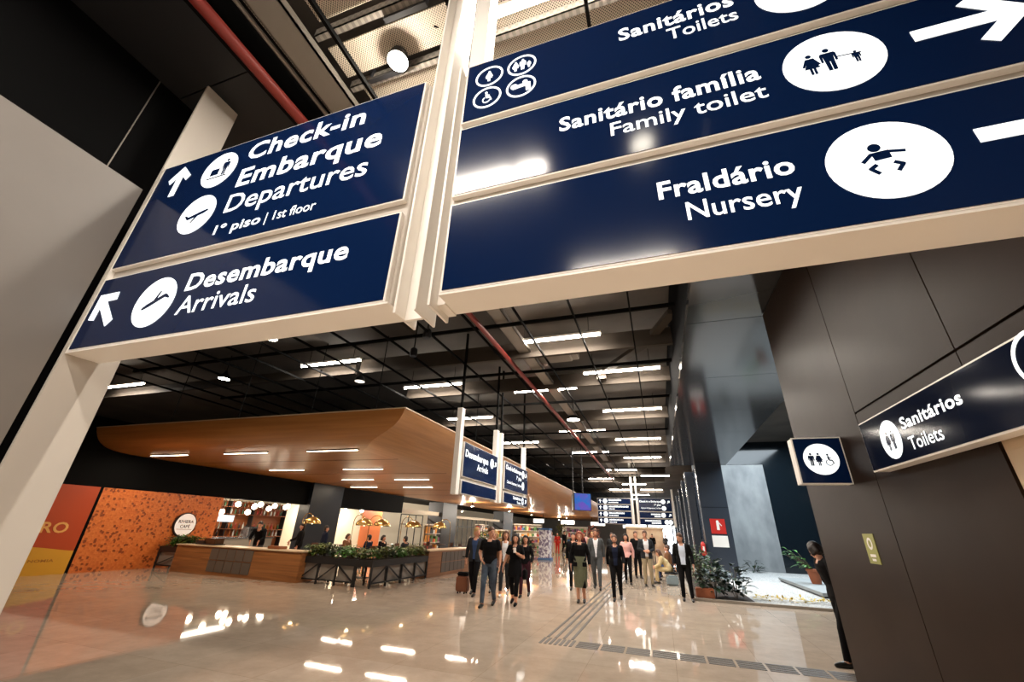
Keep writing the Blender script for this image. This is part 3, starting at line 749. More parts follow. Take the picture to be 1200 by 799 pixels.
FR = thing('hanging_sign', 'far overhead navy Check-in e Embarque sign right of its pair', 'sign', (-0.2, 37.1, 2.4))
MB().box((-1.55, 37.03, 2.42), (1.02, 37.25, 4.4)).build('housing', M_GREYBAR, FR)
for x in (-1.72, 1.03): MB().box((x, 37.0, 2.3), (x + 0.15, 37.2, 7.2 if x < 0 else 5.09)).build('post', M_WHITE, FR)
f1 = board(FR, 'sign_board', PF, -1.53, 3.42, 1.0, 4.4, 0.0, 0.03)
f2 = board(FR, 'sign_board', PF, -1.53, 2.92, 1.0, 3.38, 0.0, 0.03)
f3 = board(FR, 'sign_board', PF, -1.53, 2.42, 1.0, 2.88, 0.0, 0.03)
text(PF, 'Check-in e Embarque', 0.2, 4.1, 1.65, 0.15, M_LIT, f1, True, align='R')
text(PF, '1º piso', 0.2, 3.85, 0.5, 0.14, M_LIT, f1, True, align='R')
text(PF, 'Check-in & Departures | 1st floor', 0.2, 3.62, 1.55, 0.11, M_LIT, f1, align='R')
for bd, pts in ((f1, ((0.38, 4.15), (0.4, 3.66))), (f2, ((0.3, 3.15),)), (f3, ((0.5, 2.65), (0.78, 2.65)))):
    for x, z in pts: PF.disc(MB(), x, z, 0.17, 0.004, 0.008).build('roundel', M_LIT, bd)
for bd, x, z in ((f1, 0.78, 4.13), (f2, 0.8, 3.15)): PF.arrow(MB(), x, z, 0.24, 45, 0.06).build('arrow', M_LIT, bd)
for bd, z, ln in ((f2, 3.16, 0.75), (f2, 3.0, 0.5), (f3, 2.68, 1.4), (f3, 2.52, 0.9)):
    mb = MB(); x = 0.12 - ln + (0.15 if bd is f3 else 0)
    while x < 0.05:
        w = rng.uniform(0.05, 0.09); PF.rect(mb, x, z, x + w, z + 0.1, 0.004, 0.008); x += w + 0.025
    mb.build('lettering', M_LIT, bd)

# hanging screens
TV = thing('hanging_screen', 'flat screen showing a blue and violet picture, hung before the timber canopy', 'screen', (-4.05, 25, 3.3))
ang = math.radians(32); u = Vector((math.cos(ang), math.sin(ang), 0))
PV = Plane((-4.1, 25.0, 3.3), u)
PV.rect(MB(), -0.52, -0.47, 0.52, 0.47, -0.06, 0.0).build('case', M_DARKMETAL, TV)
m = mat('screen_picture', (0.02, 0.05, 0.2), 0.2, emit=(0.1, 0.25, 0.9), estr=0.6)
N, L, bb = nodes(m)
tc = N.new('ShaderNodeTexCoord'); nz = N.new('ShaderNodeTexNoise'); nz.inputs['Scale'].default_value = 2.6
rp = N.new('ShaderNodeValToRGB'); rp.color_ramp.elements[0].color = (*s(30, 110, 190), 1); rp.color_ramp.elements[1].color = (*s(120, 60, 170), 1); rp.color_ramp.elements[0].position = .4; rp.color_ramp.elements[1].position = .6
L.new(tc.outputs['Object'], nz.inputs['Vector']); L.new(nz.outputs['Fac'], rp.inputs[0]); L.new(rp.outputs[0], bb.inputs['Emission Color'])
PV.rect(MB(), -0.49, -0.44, 0.49, 0.44, 0.0, 0.004).build('display', m, TV)
MB().bar((-4.1, 25.05, 3.5), (-4.1, 25.05, 7.2), 0.06, 0.06).build('pole', M_DARKMETAL, TV)
PV2 = Plane((-4.75, 25.6, 3.3), Vector((math.cos(ang + 1.3), math.sin(ang + 1.3), 0)))
t2 = PV2.rect(MB(), -0.45, -0.45, 0.45, 0.45, -0.06, 0.0).build('hanging_screen', M_DARKMETAL)
tag(t2, 'dark screen seen edge-on left of the blue screen', 'screen')
MB().bar((-4.75, 25.6, 3.7), (-4.75, 25.6, 7.2), 0.05, 0.05).build('pole', M_DARKMETAL, t2)

# ------------------------------------------------------------------ cafe furniture
# poster panel at the left end of the tiled wall
PP = thing('wall_poster', 'red and yellow wall panel with the letters RO left of the orange tiles', 'poster', (-17.8, 7.3, 0))
PW = Plane((-17.78, 0, 0), (0, 1, 0))
MB().box((-18.1, 5.2, 0), (-17.785, 9.36, 2.55)).build('panel', M_RED, PP)
pts = [(5.2, 0.0), (9.355, 0.0)] + [(9.355 - 0.1 * k, 0.64 + 0.17 * (0.5 - 0.5 * math.cos(min(k, 16) / 16 * PI)) + 0.02 * math.sin(k * 0.3)) for k in range(42)]
PW.poly(MB(), pts, -0.004, 0.004).build('wave', M_YELLOW, PP)
text(PW, 'RO', 8.30, 1.16, 0.66, 0.30, M_POSTERTXT, PP, True)
text(PW, 'NOMIA', 8.36, 0.35, 0.60, 0.075, mat('poster_small', s(170, 110, 30), 0.5), PP, True)
struct(MB().box((-18.1, 9.36, 0), (-17.79, 9.45, 2.55)).build('trim_poster', M_BLACK))

# round cafe sign
CS = thing('wall_sign', 'round white RIVIERA CAFÉ sign with a dark rim on the orange tiles', 'sign', (-17.7, 12.53, 1.46))
MB().lathe((-17.8, 12.53, 1.46), [(0.43, 0.002), (0.44, 0.05), (0.43, 0.1), (0.40, 0.11), (0.40, 0.09)], 40, axis='x').build('rim', M_DARKMETAL, CS, smooth=True)
dsc = MB().lathe((-17.8, 12.53, 1.46), [(0.395, 0.05), (0.395, 0.105)], 40, axis='x').build('disc', mat('sign_white', s(240, 226, 214), 0.5, emit=(1, 0.88, 0.8), estr=0.35), CS)
PC = Plane((-17.694, 0, 0), (0, 1, 0))
M_INK = mat('ink', (0.01, 0.01, 0.01), 0.6)
text(PC, 'RIVIERA', 12.53, 1.52, 0.58, 0.11, M_INK, dsc, True, 0.002, 'C')
text(PC, 'CAFÉ', 12.53, 1.35, 0.38, 0.11, M_INK, dsc, True, 0.002, 'C')
PC.rect(MB(), 12.23, 1.29, 12.83, 1.305, 0.001, 0.003).build('underline', M_INK, dsc)

# timber service counter
CT = thing('service_counter', 'timber cafe counter with a block of grey tiles, seen below the round sign', 'counter', (-13.6, 11.9, 0))
MB().box((-16.38, 11.57, 0.0), (-10.8, 12.25, 0.83)).build('body', M_COUNTER, CT, bevel=0.006)
MB().box((-16.42, 11.53, 0.832), (-10.77, 12.32, 0.865)).build('worktop', M_LIGHTTOP, CT, bevel=0.004)
for i in range(5):
    for j in range(2):
        x = -14.66 + i * 0.385; z = 0.10 + j * 0.36
        MB().box((x, 11.55, z), (x + 0.355, 11.57, z + 0.335)).build('tile', M_TILEGREY, CT, bevel=0.004)
for k in range(4): MB().box((-16.38, 11.566, 0.16 * k + 0.15), (-14.7, 11.571, 0.16 * k + 0.154)).build('board_joint', M_DARKMETAL, CT)
C2 = thing('service_counter', 'paler timber counter with grey tiles running along the corridor behind the suitcase', 'counter', (-8.6, 17.2, 0))
MB().box((-8.95, 15.16, 0.0), (-8.27, 19.4, 0.86)).build('body', M_COUNTERY, C2, bevel=0.006)
MB().box((-9.0, 15.13, 0.862), (-8.23, 19.45, 0.90)).build('worktop', M_LIGHTTOP, C2, bevel=0.004)
for i in range(6):
    for j in range(2):
        y = 16.2 + i * 0.37; z = 0.12 + j * 0.36
        MB().box((-8.27, y, z), (-8.25, y + 0.34, z + 0.335)).build('tile', M_TILEGREY, C2, bevel=0.004)

# planters: black steel frame, grey infill, trough
def planter(label, o, u, length, n_bays, depth=0.6, h=0.73, flips=None):
    """u = direction of the visible front"""
    t = thing('planter_box', label, 'planter', o)
    o = Vector(o); u = Vector(u); w = Vector((-u.y, u.x, 0)) * depth      # back side
    P = lambda a, b, z: o + u * a + w * b + Vector((0, 0, z))
    MB().bar(P(0, 0.5, h - 0.09), P(length, 0.5, h - 0.09), depth, 0.18).build('trough', M_DARKMETAL, t)
    MB().bar(P(0.05, 0.5, h - 0.0), P(length - 0.05, 0.5, h - 0.0), depth - 0.08, 0.02).build('soil', M_SOIL, t)
    for k in range(n_bays + 1):
        a = min(max(length * k / n_bays, 0.025), length - 0.025)
        for bside in (0.04, 0.96): MB().bar(P(a, bside, 0), P(a, bside, h - 0.18), 0.05, 0.05).build('leg', M_DARKMETAL, t)
    MB().bar(P(0, 0.04, 0.12), P(length, 0.04, 0.12), 0.04, 0.04).build('rail', M_DARKMETAL, t)
    for k in range(n_bays):
        a0, a1 = length * k / n_bays + 0.03, length * (k + 1) / n_bays - 0.03
        z0, z1 = (0.12, h - 0.18) if (flips or '//////')[k] == '/' else (h - 0.18, 0.12)
        MB().bar(P(a0, 0.035, z0), P(a1, 0.035, z1), 0.035, 0.03).build('brace', M_DARKMETAL, t)
        MB().bar(P(a0, 0.14, (h - 0.06) / 2), P(a1, 0.14, (h - 0.06) / 2), 0.02, h - 0.30).build('infill_panel', mat('grey_infill', s(142, 134, 126), 0.5), t)
    return P
def leaf(mb, base, d, ln, wd, mi=0, droop=0.3):
    """one folded, drooping leaf"""
    base = Vector(base); d = Vector(d).normalized()
    side = d.cross(Vector((0, 0, 1)))
    side = side.normalized() if side.length > 1e-3 else Vector((1, 0, 0))
    up = side.cross(d)
    P = []
    for t, w in ((0, 0.06), (0.3, 0.8), (0.6, 0.9), (0.85, 0.45), (1, 0.02)):
        c = base + d * ln * t - Vector((0, 0, 1)) * droop * ln * t * t
        P.append((c - side * wd / 2 * w + up * wd * 0.12 * w, c, c + side * wd / 2 * w + up * wd * 0.12 * w))
    vs = [p for q in P for p in q]; fs = []
    for k in range(4):
        for j in range(2): fs.append((k * 3 + j, k * 3 + j + 1, k * 3 + j + 4, k * 3 + j + 3))
    mb.add(vs, fs, mi)
def bush(label, cat, loc, r, h, n, ln, wd, m, name='potted_plant', group=None, seed=0, up=0.5):
    rg = random.Random(seed)
    t = thing(name, label, cat, loc, group)
    L0 = Vector(loc); st = MB(); lf = MB()
    for k in range(max(4, n // 14)):
        a = rg.uniform(0, 2 * PI); q = rg.uniform(0.2, 1) * r * 0.6
        top = L0 + Vector((q * math.cos(a), q * math.sin(a), h * rg.uniform(0.5, 0.9)))
        st.tube([L0 + Vector((q * 0.2 * math.cos(a), q * 0.2 * math.sin(a), 0)), (L0 + top) / 2 + Vector((0, 0, h * 0.1)), top], 0.008, 5)
    for k in range(n):
        a = rg.uniform(0, 2 * PI); q = math.sqrt(rg.random()) * r * 0.75; z = h * (0.12 + 0.8 * rg.random() * (1 - 0.45 * (q / r) ** 2))
        d = (math.cos(a + rg.uniform(-.6, .6)), math.sin(a + rg.uniform(-.6, .6)), up * rg.uniform(0, 1.6))
        leaf(lf, L0 + Vector((q * math.cos(a), q * math.sin(a), z)), d, ln * rg.uniform(0.7, 1.2), wd * rg.uniform(0.7, 1.2), 0, rg.uniform(0.2, 0.6))
    st.build('stem', M_STEM, t); lf.build('foliage', m, t, smooth=True)
    return t
planter('black steel planter box in front of the navy pier, facing the hall', (-10.93, 11.77, 0), (1, 0, 0), 2.06, 3, flips='//\\')
planter('black steel planter box along the corridor side of the cafe terrace', (-8.27, 11.77, 0), (0, 1, 0), 3.36, 4, flips='/\\\\\\')
planter('small dark planter box left of the timber cafe counter', (-17.74, 11.9, 0), (1, 0, 0), 1.28, 1)
protos = [bush('leafy green planting in the terrace planter boxes', 'plant', (0, 0, 0), 0.30, 0.36, 170, 0.17, 0.06, mm, group='planting in the terrace planter boxes', seed=11 + i) for i, mm in enumerate((M_LEAF, M_LEAFY, M_LEAFD, M_LEAFB))]
spots = [(-10.75 + 0.37 * k, 12.07, 0.735) for k in range(6)] + [(-8.57, 12.1 + 0.37 * k, 0.735) for k in range(9)] + [(-17.34 + 0.30 * k, 12.2, 0.735) for k in range(4)]
rg = random.Random(5)
for i, p in enumerate(spots):
    k = (0, 1, 2, 0, 3, 1)[i % 6] if i > 3 else i
    o = protos[k] if i < 4 else copy_tree(protos[k])
    o.location = p; o.rotation_euler = (0, 0, rg.uniform(0, 6)); q = rg.uniform(0.85, 1.15); o.scale = (q, q, q)
    if i >= 15: o['label'] = 'green plant in the small planter box left of the cafe counter'; o['group'] = 'planting in the small planter box'

# arching brass lamps over the terrace tables
def arc_lamp():
    t = thing('floor_lamp', 'arching brass lamp with a lit dome over the cafe terrace tables', 'lamp', (0, 0, 0), 'arching brass lamps on the cafe terrace')
    MB().lathe((-0.5, 0, 0), [(0.18, 0), (0.18, 0.02), (0.04, 0.04)], 20).build('base', M_GOLD, t, smooth=True)
    pts = [(-0.5, 0, 0.02), (-0.5, 0, 1.7)] + [(-0.25 - 0.25 * math.cos(a), 0, 1.75 + 0.30 * math.sin(a)) for a in np.linspace(0.15, PI, 10)]
    MB().tube(pts, 0.014, 8).build('stem', M_GOLD, t, smooth=True)
    R = 0.33
    MB().lathe((0, 0, 1.66), [(R, 0.0)] + [(R * math.cos(a), R * 0.8 * math.sin(a)) for a in np.linspace(0.12, 1.5, 8)] + [(0.012, R * 0.85)] + [(R * 0.96 * math.cos(a), R * 0.76 * math.sin(a)) for a in np.linspace(1.5, 0.0, 8)], 24, cap=False).build('lamp_shade', M_GOLD, t, smooth=True)
    MB().ball((0, 0, 1.72), 0.07, 10, 7).build('bulb', M_BULB, t, smooth=True)
    return t
al = arc_lamp()
for i, (x, y) in enumerate(((-13.36, 14.5), (-10.85, 14.5), (-10.6, 15.3), (-9.65, 16.1), (-9.75, 18.6))):
    o = al if i == 0 else copy_tree(al)
    o.location = (x, y, 0.12 if i else 0.1); o.rotation_euler = (0, 0, (0, 0, 0.4, 0.2, -2.6)[i]); 
    o.location.z = 0.0
# tables and chairs behind the planters
def cafe_table(x, y):
    t = thing('cafe_table', 'small dark round table on the cafe terrace', 'table', (x, y, 0), 'tables on the cafe terrace')
    MB().lathe((x, y, 0.72), [(0.36, 0), (0.37, 0.015), (0.36, 0.03)], 24).build('tabletop', mat('dark_wood', s(84, 52, 34), 0.4), t, smooth=True)
    MB().tube([(x, y, 0.02), (x, y, 0.72)], 0.03, 8).build('pedestal', M_DARKMETAL, t)
    MB().lathe((x, y, 0), [(0.22, 0), (0.22, 0.015), (0.04, 0.03)], 20).build('base', M_DARKMETAL, t)
    return t
tb0 = cafe_table(0, 0)
def cafe_chair():
    t = thing('cafe_chair', 'dark timber chair on the cafe terrace', 'chair', (0, 0, 0), 'chairs on the cafe terrace')
    MB().box((-0.22, -0.21, 0.43), (0.22, 0.21, 0.47)).build('seat', mat('dark_wood', s(84, 52, 34), 0.4), t, bevel=0.01)
    MB().box((-0.21, 0.18, 0.60), (0.21, 0.215, 0.86)).build('backrest', mat('dark_wood', s(84, 52, 34), 0.4), t, bevel=0.012)
    for x in (-0.19, 0.19):
        MB().bar((x, -0.18, 0), (x, -0.18, 0.43), 0.035).build('leg', M_DARKMETAL, t)
        MB().bar((x, 0.195, 0), (x, 0.195, 0.62), 0.035).build('leg', M_DARKMETAL, t)
    return t
ch0 = cafe_chair()
TABLES = [(-12.9, 17.0), (-11.3, 17.4), (-10.2, 14.0), (-14.6, 17.2), (-10.4, 20.6), (-12.6, 21.0), (-14.6, 22.4), (-10.6, 24.6), (-13.2, 25.4)]
for i, (x, y) in enumerate(TABLES):
    o = tb0 if i == 0 else copy_tree(tb0)
    o.location = (x, y, 0)
    for j, sg in enumerate((-1, 1)):
        c = ch0 if i == 0 and j == 0 else copy_tree(ch0)
        c.location = (x + 0.62 * sg, y, 0); c.rotation_euler = (0, 0, -PI / 2 * sg)

# globes over the cafe opening
for i, (x, y, z) in enumerate(((-18.5, 15.2, 2.36), (-18.5, 16.1, 2.30), (-18.7, 16.6, 2.43), (-18.5, 16.95, 2.26), (-18.7, 17.45, 2.41), (-18.5, 18.1, 2.44), (-18.5, 14.5, 2.0), (-18.6, 15.9, 2.05), (-18.9, 18.35, 2.40), (-18.4, 21.7, 2.46), (-18.4, 22.5, 2.45), (-18.4, 24.1, 2.53), (-20.2, 14.6, 2.3), (-20.2, 17.6, 2.4))):
    gl = thing('pendant_light', 'lit white globe hanging in the cafe opening', 'light', (x, y, z), 'white globes over the cafe bar')
    MB().ball((x, y, z), 0.115, 14, 9).build('globe', M_GLOBE, gl, smooth=True)
    MB().tube([(x, y, z + 0.11), (x, y, 2.9)], 0.008, 6).build('cord', M_ROD, gl)
rail = tag(MB().bar((-18.45, 13.9, 2.66), (-18.45, 27.5, 2.66), 0.03).build('ceiling_rail', M_GOLD), 'thin brass rail carrying the globes above the cafe opening', 'rail')

# back bar: shelving, bottles, machine, menu screens
SH = thing('back_bar_shelf', 'timber back bar shelving filled with bottles behind the cafe counter', 'shelf', (-21.2, 16.3, 0))
MB().box((-21.48, 14.0, 0), (-21.42, 20.7, 2.6)).build('back_panel', mat('bar_timber', s(150, 84, 44), 0.5), SH)
for z in (0.9, 1.25, 1.95, 2.3): MB().box((-21.42, 14.0, z), (-21.1, 20.7, z + 0.03)).build('shelf_board', mat('bar_timber', s(150, 84, 44), 0.5), SH)
for y in (14.0, 15.5, 17.0, 18.45, 20.65): MB().box((-21.42, y, 0), (-21.12, y + 0.05, 2.6)).build('upright', M_DARKMETAL, SH)
def bottle(m):
    t = tag(MB().lathe((0, 0, 0), [(0.04, 0), (0.042, 0.15), (0.04, 0.18), (0.014, 0.24), (0.014, 0.31), (0.017, 0.31)], 10).build('bottle', m, smooth=True), 'bottle standing on the back bar shelving', 'bottle', 'bottles on the back bar shelving')
    return t
bts = [bottle(mat(n, c, 0.2)) for n, c in (('bottle_green', s(40, 90, 60)), ('bottle_amber', s(150, 84, 30)), ('bottle_clear', s(200, 206, 204)), ('bottle_dark', s(40, 26, 26)), ('bottle_red', s(150, 40, 36)))]
k = 0
for z in (0.93, 1.28, 1.98, 2.33):
    for y in np.arange(14.2, 20.6, 0.23):
        if any(abs(y - q) < 0.12 for q in (15.52, 17.02, 18.47)): continue
        o = bts[k % 5] if k < 5 else bts[rg.randrange(5)].copy()
        if k >= 5: COL.objects.link(o)
        o.location = (-21.25, y, z); k += 1
for i, (y0, y1) in enumerate(((15.0, 16.0), (16.1, 17.1))):
    t = tag(MB().box((-20.86, y0, 1.58), (-20.8, y1, 1.92)).build('menu_screen', M_DARKMETAL), ['left lit menu screen over the cafe bar', 'right lit menu screen over the cafe bar'][i], 'screen')
    MB().box((-20.80, y0 + 0.02, 1.6), (-20.795, y1 - 0.02, 1.9)).build('display', mat('menu_glow', (0.4, 0.45, 0.5), 0.3, emit=(0.75, 0.82, 0.9), estr=0.9), t)
    MB().bar((-20.83, (y0 + y1) / 2, 1.9), (-20.83, (y0 + y1) / 2, 2.9), 0.03).build('hanger', M_ROD, t)
BC = thing('bar_cabinet', 'stainless bar cabinet in front of the back bar shelving', 'cabinet', (-19.7, 16.3, 0))
MB().box((-20.2, 14.2, 0), (-19.3, 18.4, 0.9)).build('body', mat('stone_grey', s(150, 146, 138), 0.5), BC, bevel=0.01)
MB().box((-20.25, 14.15, 0.9), (-19.25, 18.45, 0.94)).build('worktop', M_CHROME, BC)
CM = thing('coffee_machine', 'polished coffee machine standing on the bar cabinet', 'coffee machine', (-19.7, 17.4, 0.94))
MB().box((-19.95, 17.0, 0.96), (-19.5, 17.9, 1.38)).build('body', M_CHROME, CM, bevel=0.03)
MB().box((-19.5, 17.05, 1.2), (-19.38, 17.85, 1.36)).build('group_head', M_DARKMETAL, CM, bevel=0.01)
MB().box((-19.95, 17.05, 1.38), (-19.55, 17.85, 1.42)).build('cup_tray', M_DARKMETAL, CM)
DC = thing('display_case', 'lit glass pastry case on the cafe counter side of the bar', 'display case', (-15.1, 12.1, 0.865))
MB().box((-15.5, 11.75, 0.866), (-14.9, 12.2, 0.9)).build('base', M_DARKMETAL, DC)
for i, (x, lab) in enumerate(((-15.85, 'low dark box on the left end of the cafe counter'), (-12.5, 'wooden crate on the right part of the cafe counter'))):
    tag(MB().box((x, 11.8, 0.866), (x + 0.5, 12.15, 0.99 if i == 0 else 0.95)).build('counter_box', M_DARKMETAL if i == 0 else mat('crate', s(136, 78, 40), 0.6), bevel=0.01), lab, 'box')
MB().box((-15.46, 11.8, 0.9), (-14.94, 12.16, 1.08)).build('glass_case', mat('smoked_case', s(70, 50, 36), 0.15), DC, bevel=0.01)

# shops farther along: glazed fronts, goods on shelving
def shopfront(y0, y1, label, x=-19.3, h=2.55):
    t = thing('shop_window', label, 'shop window', (x, (y0 + y1) / 2, 0))
    n = max(2, int((y1 - y0) / 1.1))
    for k in range(n + 1):
        y = y0 + (y1 - y0) * k / n
        MB().box((x - 0.03, y - 0.03, 0), (x + 0.03, y + 0.03, h)).build('mullion', M_DARKMETAL, t)
    for z in (0.03, h * 0.72, h): MB().box((x - 0.025, y0, z - 0.03), (x + 0.025, y1, z + 0.03)).build('transom', M_DARKMETAL, t)
shopfront(30.2, 33.6, 'black framed shop front beyond the orange wall, left of the dark square pier')
shopfront(37.2, 48.8, 'black framed shop front between the two dark square piers')
def fill_panel(x, y, z, sx, sy, e, lab):  # added glowing panel, gives the shop interiors ambient fill; no known fitting
    t = tag(MB().box((x - sx / 2, y - sy / 2, z), (x + sx / 2, y + sy / 2, z + 0.04)).build('ceiling_fill_panel', mat('panel_glow_%d' % e, (1, 0.9, 0.75), 0.4, emit=(1.0, 0.87, 0.68), estr=e)), lab, 'light')
    return t
for i, (x, y, z, sx, sy, e) in enumerate(((-20.0, 15.8, 2.86, 0.5, 3.2, 16), (-20.3, 22.6, 2.86, 1.2, 2.6, 18), (-20.3, 25.8, 2.86, 1.2, 2.6, 18))):
    fill_panel(x, y, z, sx, sy, e, 'added fill light panel inside the shops, number %s from the cafe' % ('one two three four five six seven eight nine'.split()[i]))
for i, (x, y) in enumerate(((-20.5, 31), (-14.5, 33), (-20.5, 37), (-14.0, 41), (-20.5, 44), (-14.0, 49), (-11.5, 57), (-14.5, 66))):
    bay_lamp((x, y, 3.35), 'small round shop lamp under the canopy, number %s counting away from the cafe' % ('one two three four five six seven eight'.split()[i]), 0.09, 30, 420, 3.68 if x > -17.8 else 4.0)
goods_m = [mat('goods_%d' % i, s(*c), 0.5) for i, c in enumerate(((200, 70, 60), (230, 210, 150), (90, 140, 80), (70, 110, 160), (235, 235, 230), (220, 150, 60), (120, 70, 110), (40, 40, 44)))]
def shelf_unit(x, y, label, rz=0.0, w=1.6, h=2.1, rows=4, seed=1):
    t = thing('shop_shelf', label, 'shelf', (x, y, 0)); q = random.Random(seed)
    ca, sa = math.cos(rz), math.sin(rz)
    T = lambda a, b, z: (x + a * ca - b * sa, y + a * sa + b * ca, z)
    up = (0, 0, 1)
    MB().bar(T(-w / 2, 0.2, h / 2), T(w / 2, 0.2, h / 2), 0.03, h).build('back_panel', M_SHOPWALL, t)
    for k in range(rows + 1): MB().bar(T(-w / 2, 0, 0.08 + k * (h - 0.15) / rows), T(w / 2, 0, 0.08 + k * (h - 0.15) / rows), 0.38, 0.03).build('shelf_board', M_WHITE, t)
    for a in (-w / 2, w / 2): MB().bar(T(a, -0.18, 0), T(a, -0.18, h), 0.04).build('upright', M_DARKMETAL, t)
    g = label.replace('shelving', 'shelving') 
    for k in range(rows):
        a = -w / 2 + 0.1
        while a < w / 2 - 0.2:
            ww = q.uniform(0.12, 0.28); hh = q.uniform(0.15, (h - 0.15) / rows - 0.08)
            zz = 0.095 + k * (h - 0.15) / rows
            o = MB().bar(T(a, -0.02, zz + hh / 2), T(a + ww, -0.02, zz + hh / 2), 0.25, hh).build('boxed_goods', q.choice(goods_m))
            tag(o, 'coloured box standing on the ' + label, 'box', 'boxes on the ' + label)
            a += ww + 0.05
shelf_unit(-16.6, 30.6, 'pale shop shelving nearest the orange wall', PI / 2, 2.0, 1.9, 3, 2)
shelf_unit(-15.8, 38.5, 'pale shop shelving behind the second dark pier', PI / 2, 2.4, 2.1, 4, 3)
shelf_unit(-13.4, 36.0, 'low shop shelving with goods facing the hall', 0, 2.4, 1.7, 3, 4)
shelf_unit(-13.0, 44.0, 'tall shop shelving in the far store', 0, 3.0, 2.3, 4, 5)
shelf_unit(-9.6, 52.0, 'far shop shelving behind the red figure', 0, 3.0, 2.3, 4, 6)
# free-standing display tower, desk
KT = thing('display_tower', 'narrow blue and white patterned display tower standing in the corridor by the shops', 'display stand', (-7.4, 29.2, 0))
MB().box((-7.85, 29.0, 0), (-7.0, 29.8, 0.12)).build('base', mat('tower_blue', s(70, 110, 160), 0.4), KT, bevel=0.02)
MB().box((-7.78, 29.05, 0.12), (-7.07, 29.75, 1.78)).build('body', noise_mat('tower_print', s(226, 226, 232), s(120, 110, 140), (1, 1, 1), 6, 0.4, 2.0, 0.45, 0.55), KT, bevel=0.02)
MB().box((-7.82, 29.0, 1.78), (-7.03, 29.8, 1.88)).build('top', mat('tower_blue', s(70, 110, 160), 0.4), KT, bevel=0.02)
DK = thing('reception_desk', 'cream desk far along the corridor left of the figure in red', 'desk', (-10.4, 44, 0))
MB().box((-11.4, 43.6, 0), (-9.5, 44.4, 1.05)).build('body', M_CREAM, DK, bevel=0.02)
MB().box((-11.5, 43.5, 1.05), (-9.4, 44.5, 1.12)).build('top', M_WHITE, DK, bevel=0.02)
# pale kiosk and bright end of the corridor
KB = thing('kiosk', 'pale beige kiosk wall far down the corridor below the overhead sign pair', 'kiosk', (-2.0, 56, 0))
MB().box((-4.0, 56, 0), (0.2, 57, 2.35)).build('body', noise_mat('kiosk_print', s(214, 190, 160), s(186, 150, 122), (1, 1, 1), 0.9, 0.6), KB, bevel=0.02)
MB().box((-4.1, 55.9, 2.35), (0.3, 57.1, 2.55)).build('cornice', M_CREAM, KB)
for i, (x0, x1) in enumerate(((-6.2, -2.6), (-2.2, 1.9))):
    w_ = MB().box((x0, YE - 0.08, 0.1), (x1, YE - 0.02, 3.4)).build('window_%d' % (i + 1), mat('daylight_pane', (0.8, 0.9, 1), 0.3, emit=(0.9, 0.96, 1.0), estr=5.0))
    struct(w_)
    f_ = MB().box((x0 - 0.1, YE - 0.12, 0), (x0, YE - 0.02, 3.5)).box((x1, YE - 0.12, 0), (x1 + 0.1, YE - 0.02, 3.5)).box((x0, YE - 0.12, 3.4), (x1, YE - 0.02, 3.5)).box(((x0 + x1) / 2 - 0.05, YE - 0.12, 0), ((x0 + x1) / 2 + 0.05, YE - 0.09, 3.4)).build('window_frame', M_DARKMETAL, w_)

for i, (x, y, h, m) in enumerate(((-9.8, 46, 2.9, M_LEAFY), (-6.9, 48, 2.7, noise_mat('leaf_pink', s(206, 150, 130), s(170, 90, 84), (1, 1, 1), 6, 0.5)), (-12.6, 32.0, 2.0, M_LEAFB), (-11.8, 28.6, 1.5, M_LEAF), (-9.9, 33.5, 1.3, M_LEAFD))):
    bush(('tall olive green plant display far along the corridor', 'tall pink flower display far along the corridor', 'bright green indoor tree among the shop shelving', 'green plant between the terrace and the shop shelving', 'dark green plant behind the timber corridor counter')[i], 'plant', (x, y, 0.0), 0.7, h, 160, 0.4, 0.2, m, 'indoor_plant', seed=70 + i, up=0.6)
for i, (x, y, z, w) in enumerate(((-11.6, 58, 2.6, 1.8), (-8.2, 62, 2.6, 2.0), (-4.3, 70, 2.5, 2.4), (-14.5, 54, 2.6, 1.4))):
    t = tag(MB().box((x - w / 2, y, z), (x + w / 2, y + 0.15, z + 0.5)).build('shop_sign', M_DARKMETAL), ('lit blank sign board over a far shop, leftmost but one', 'lit blank sign board over a far shop near the pink flowers', 'most distant lit blank sign board', 'leftmost lit blank sign board over a far shop')[i], 'sign')
    MB().box((x - w / 2 + 0.03, y - 0.01, z + 0.03), (x + w / 2 - 0.03, y, z + 0.47)).build('lit_face', mat('shop_sign_glow', (0.9, 0.9, 0.9), 0.4, emit=(1, 0.96, 0.9), estr=1.6), t)
    for sx in (-1, 1): MB().box((x + sx * w * 0.4 - 0.02, y + 0.05, z + 0.5), (x + sx * w * 0.4 + 0.02, y + 0.09, 7.2 if x > -7.7 else 3.685)).build('hanger', M_ROD, t)

# ------------------------------------------------------------------ right side: column, garden, plants
CL = thing('column', 'dark grey metal-clad column carrying a red fire sign and a white notice', 'column', (2.55, 23.4, 0))
MB().box((1.95, 23.0, 0), (3.14, 23.9, 5.1)).build('cladding', M_COLUMN, CL, bevel=0.01)
MB().box((1.945, 22.995, 3.0), (3.145, 23.9, 3.012)).build('joint', M_BLACK, CL)
PQ = Plane((0, 23.0, 0), (1, 0, 0))
FG = PQ.rect(MB(), 2.24, 1.86, 2.88, 2.50, 0.0, 0.02).build('wall_sign', mat('fire_red', s(196, 40, 32), 0.4))
tag(FG, 'red square fire equipment sign on the dark column', 'sign')
mb = PQ.rect(MB(), 2.50, 2.02, 2.62, 2.36, 0.02, 0.024); PQ.disc(mb, 2.56, 2.38, 0.06, 0.02, 0.0245, n=16); PQ.stroke(mb, (2.62, 2.33), (2.72, 2.2), 0.03, 0.02, 0.0235)
mb.build('pictogram', M_WHITE, FG)
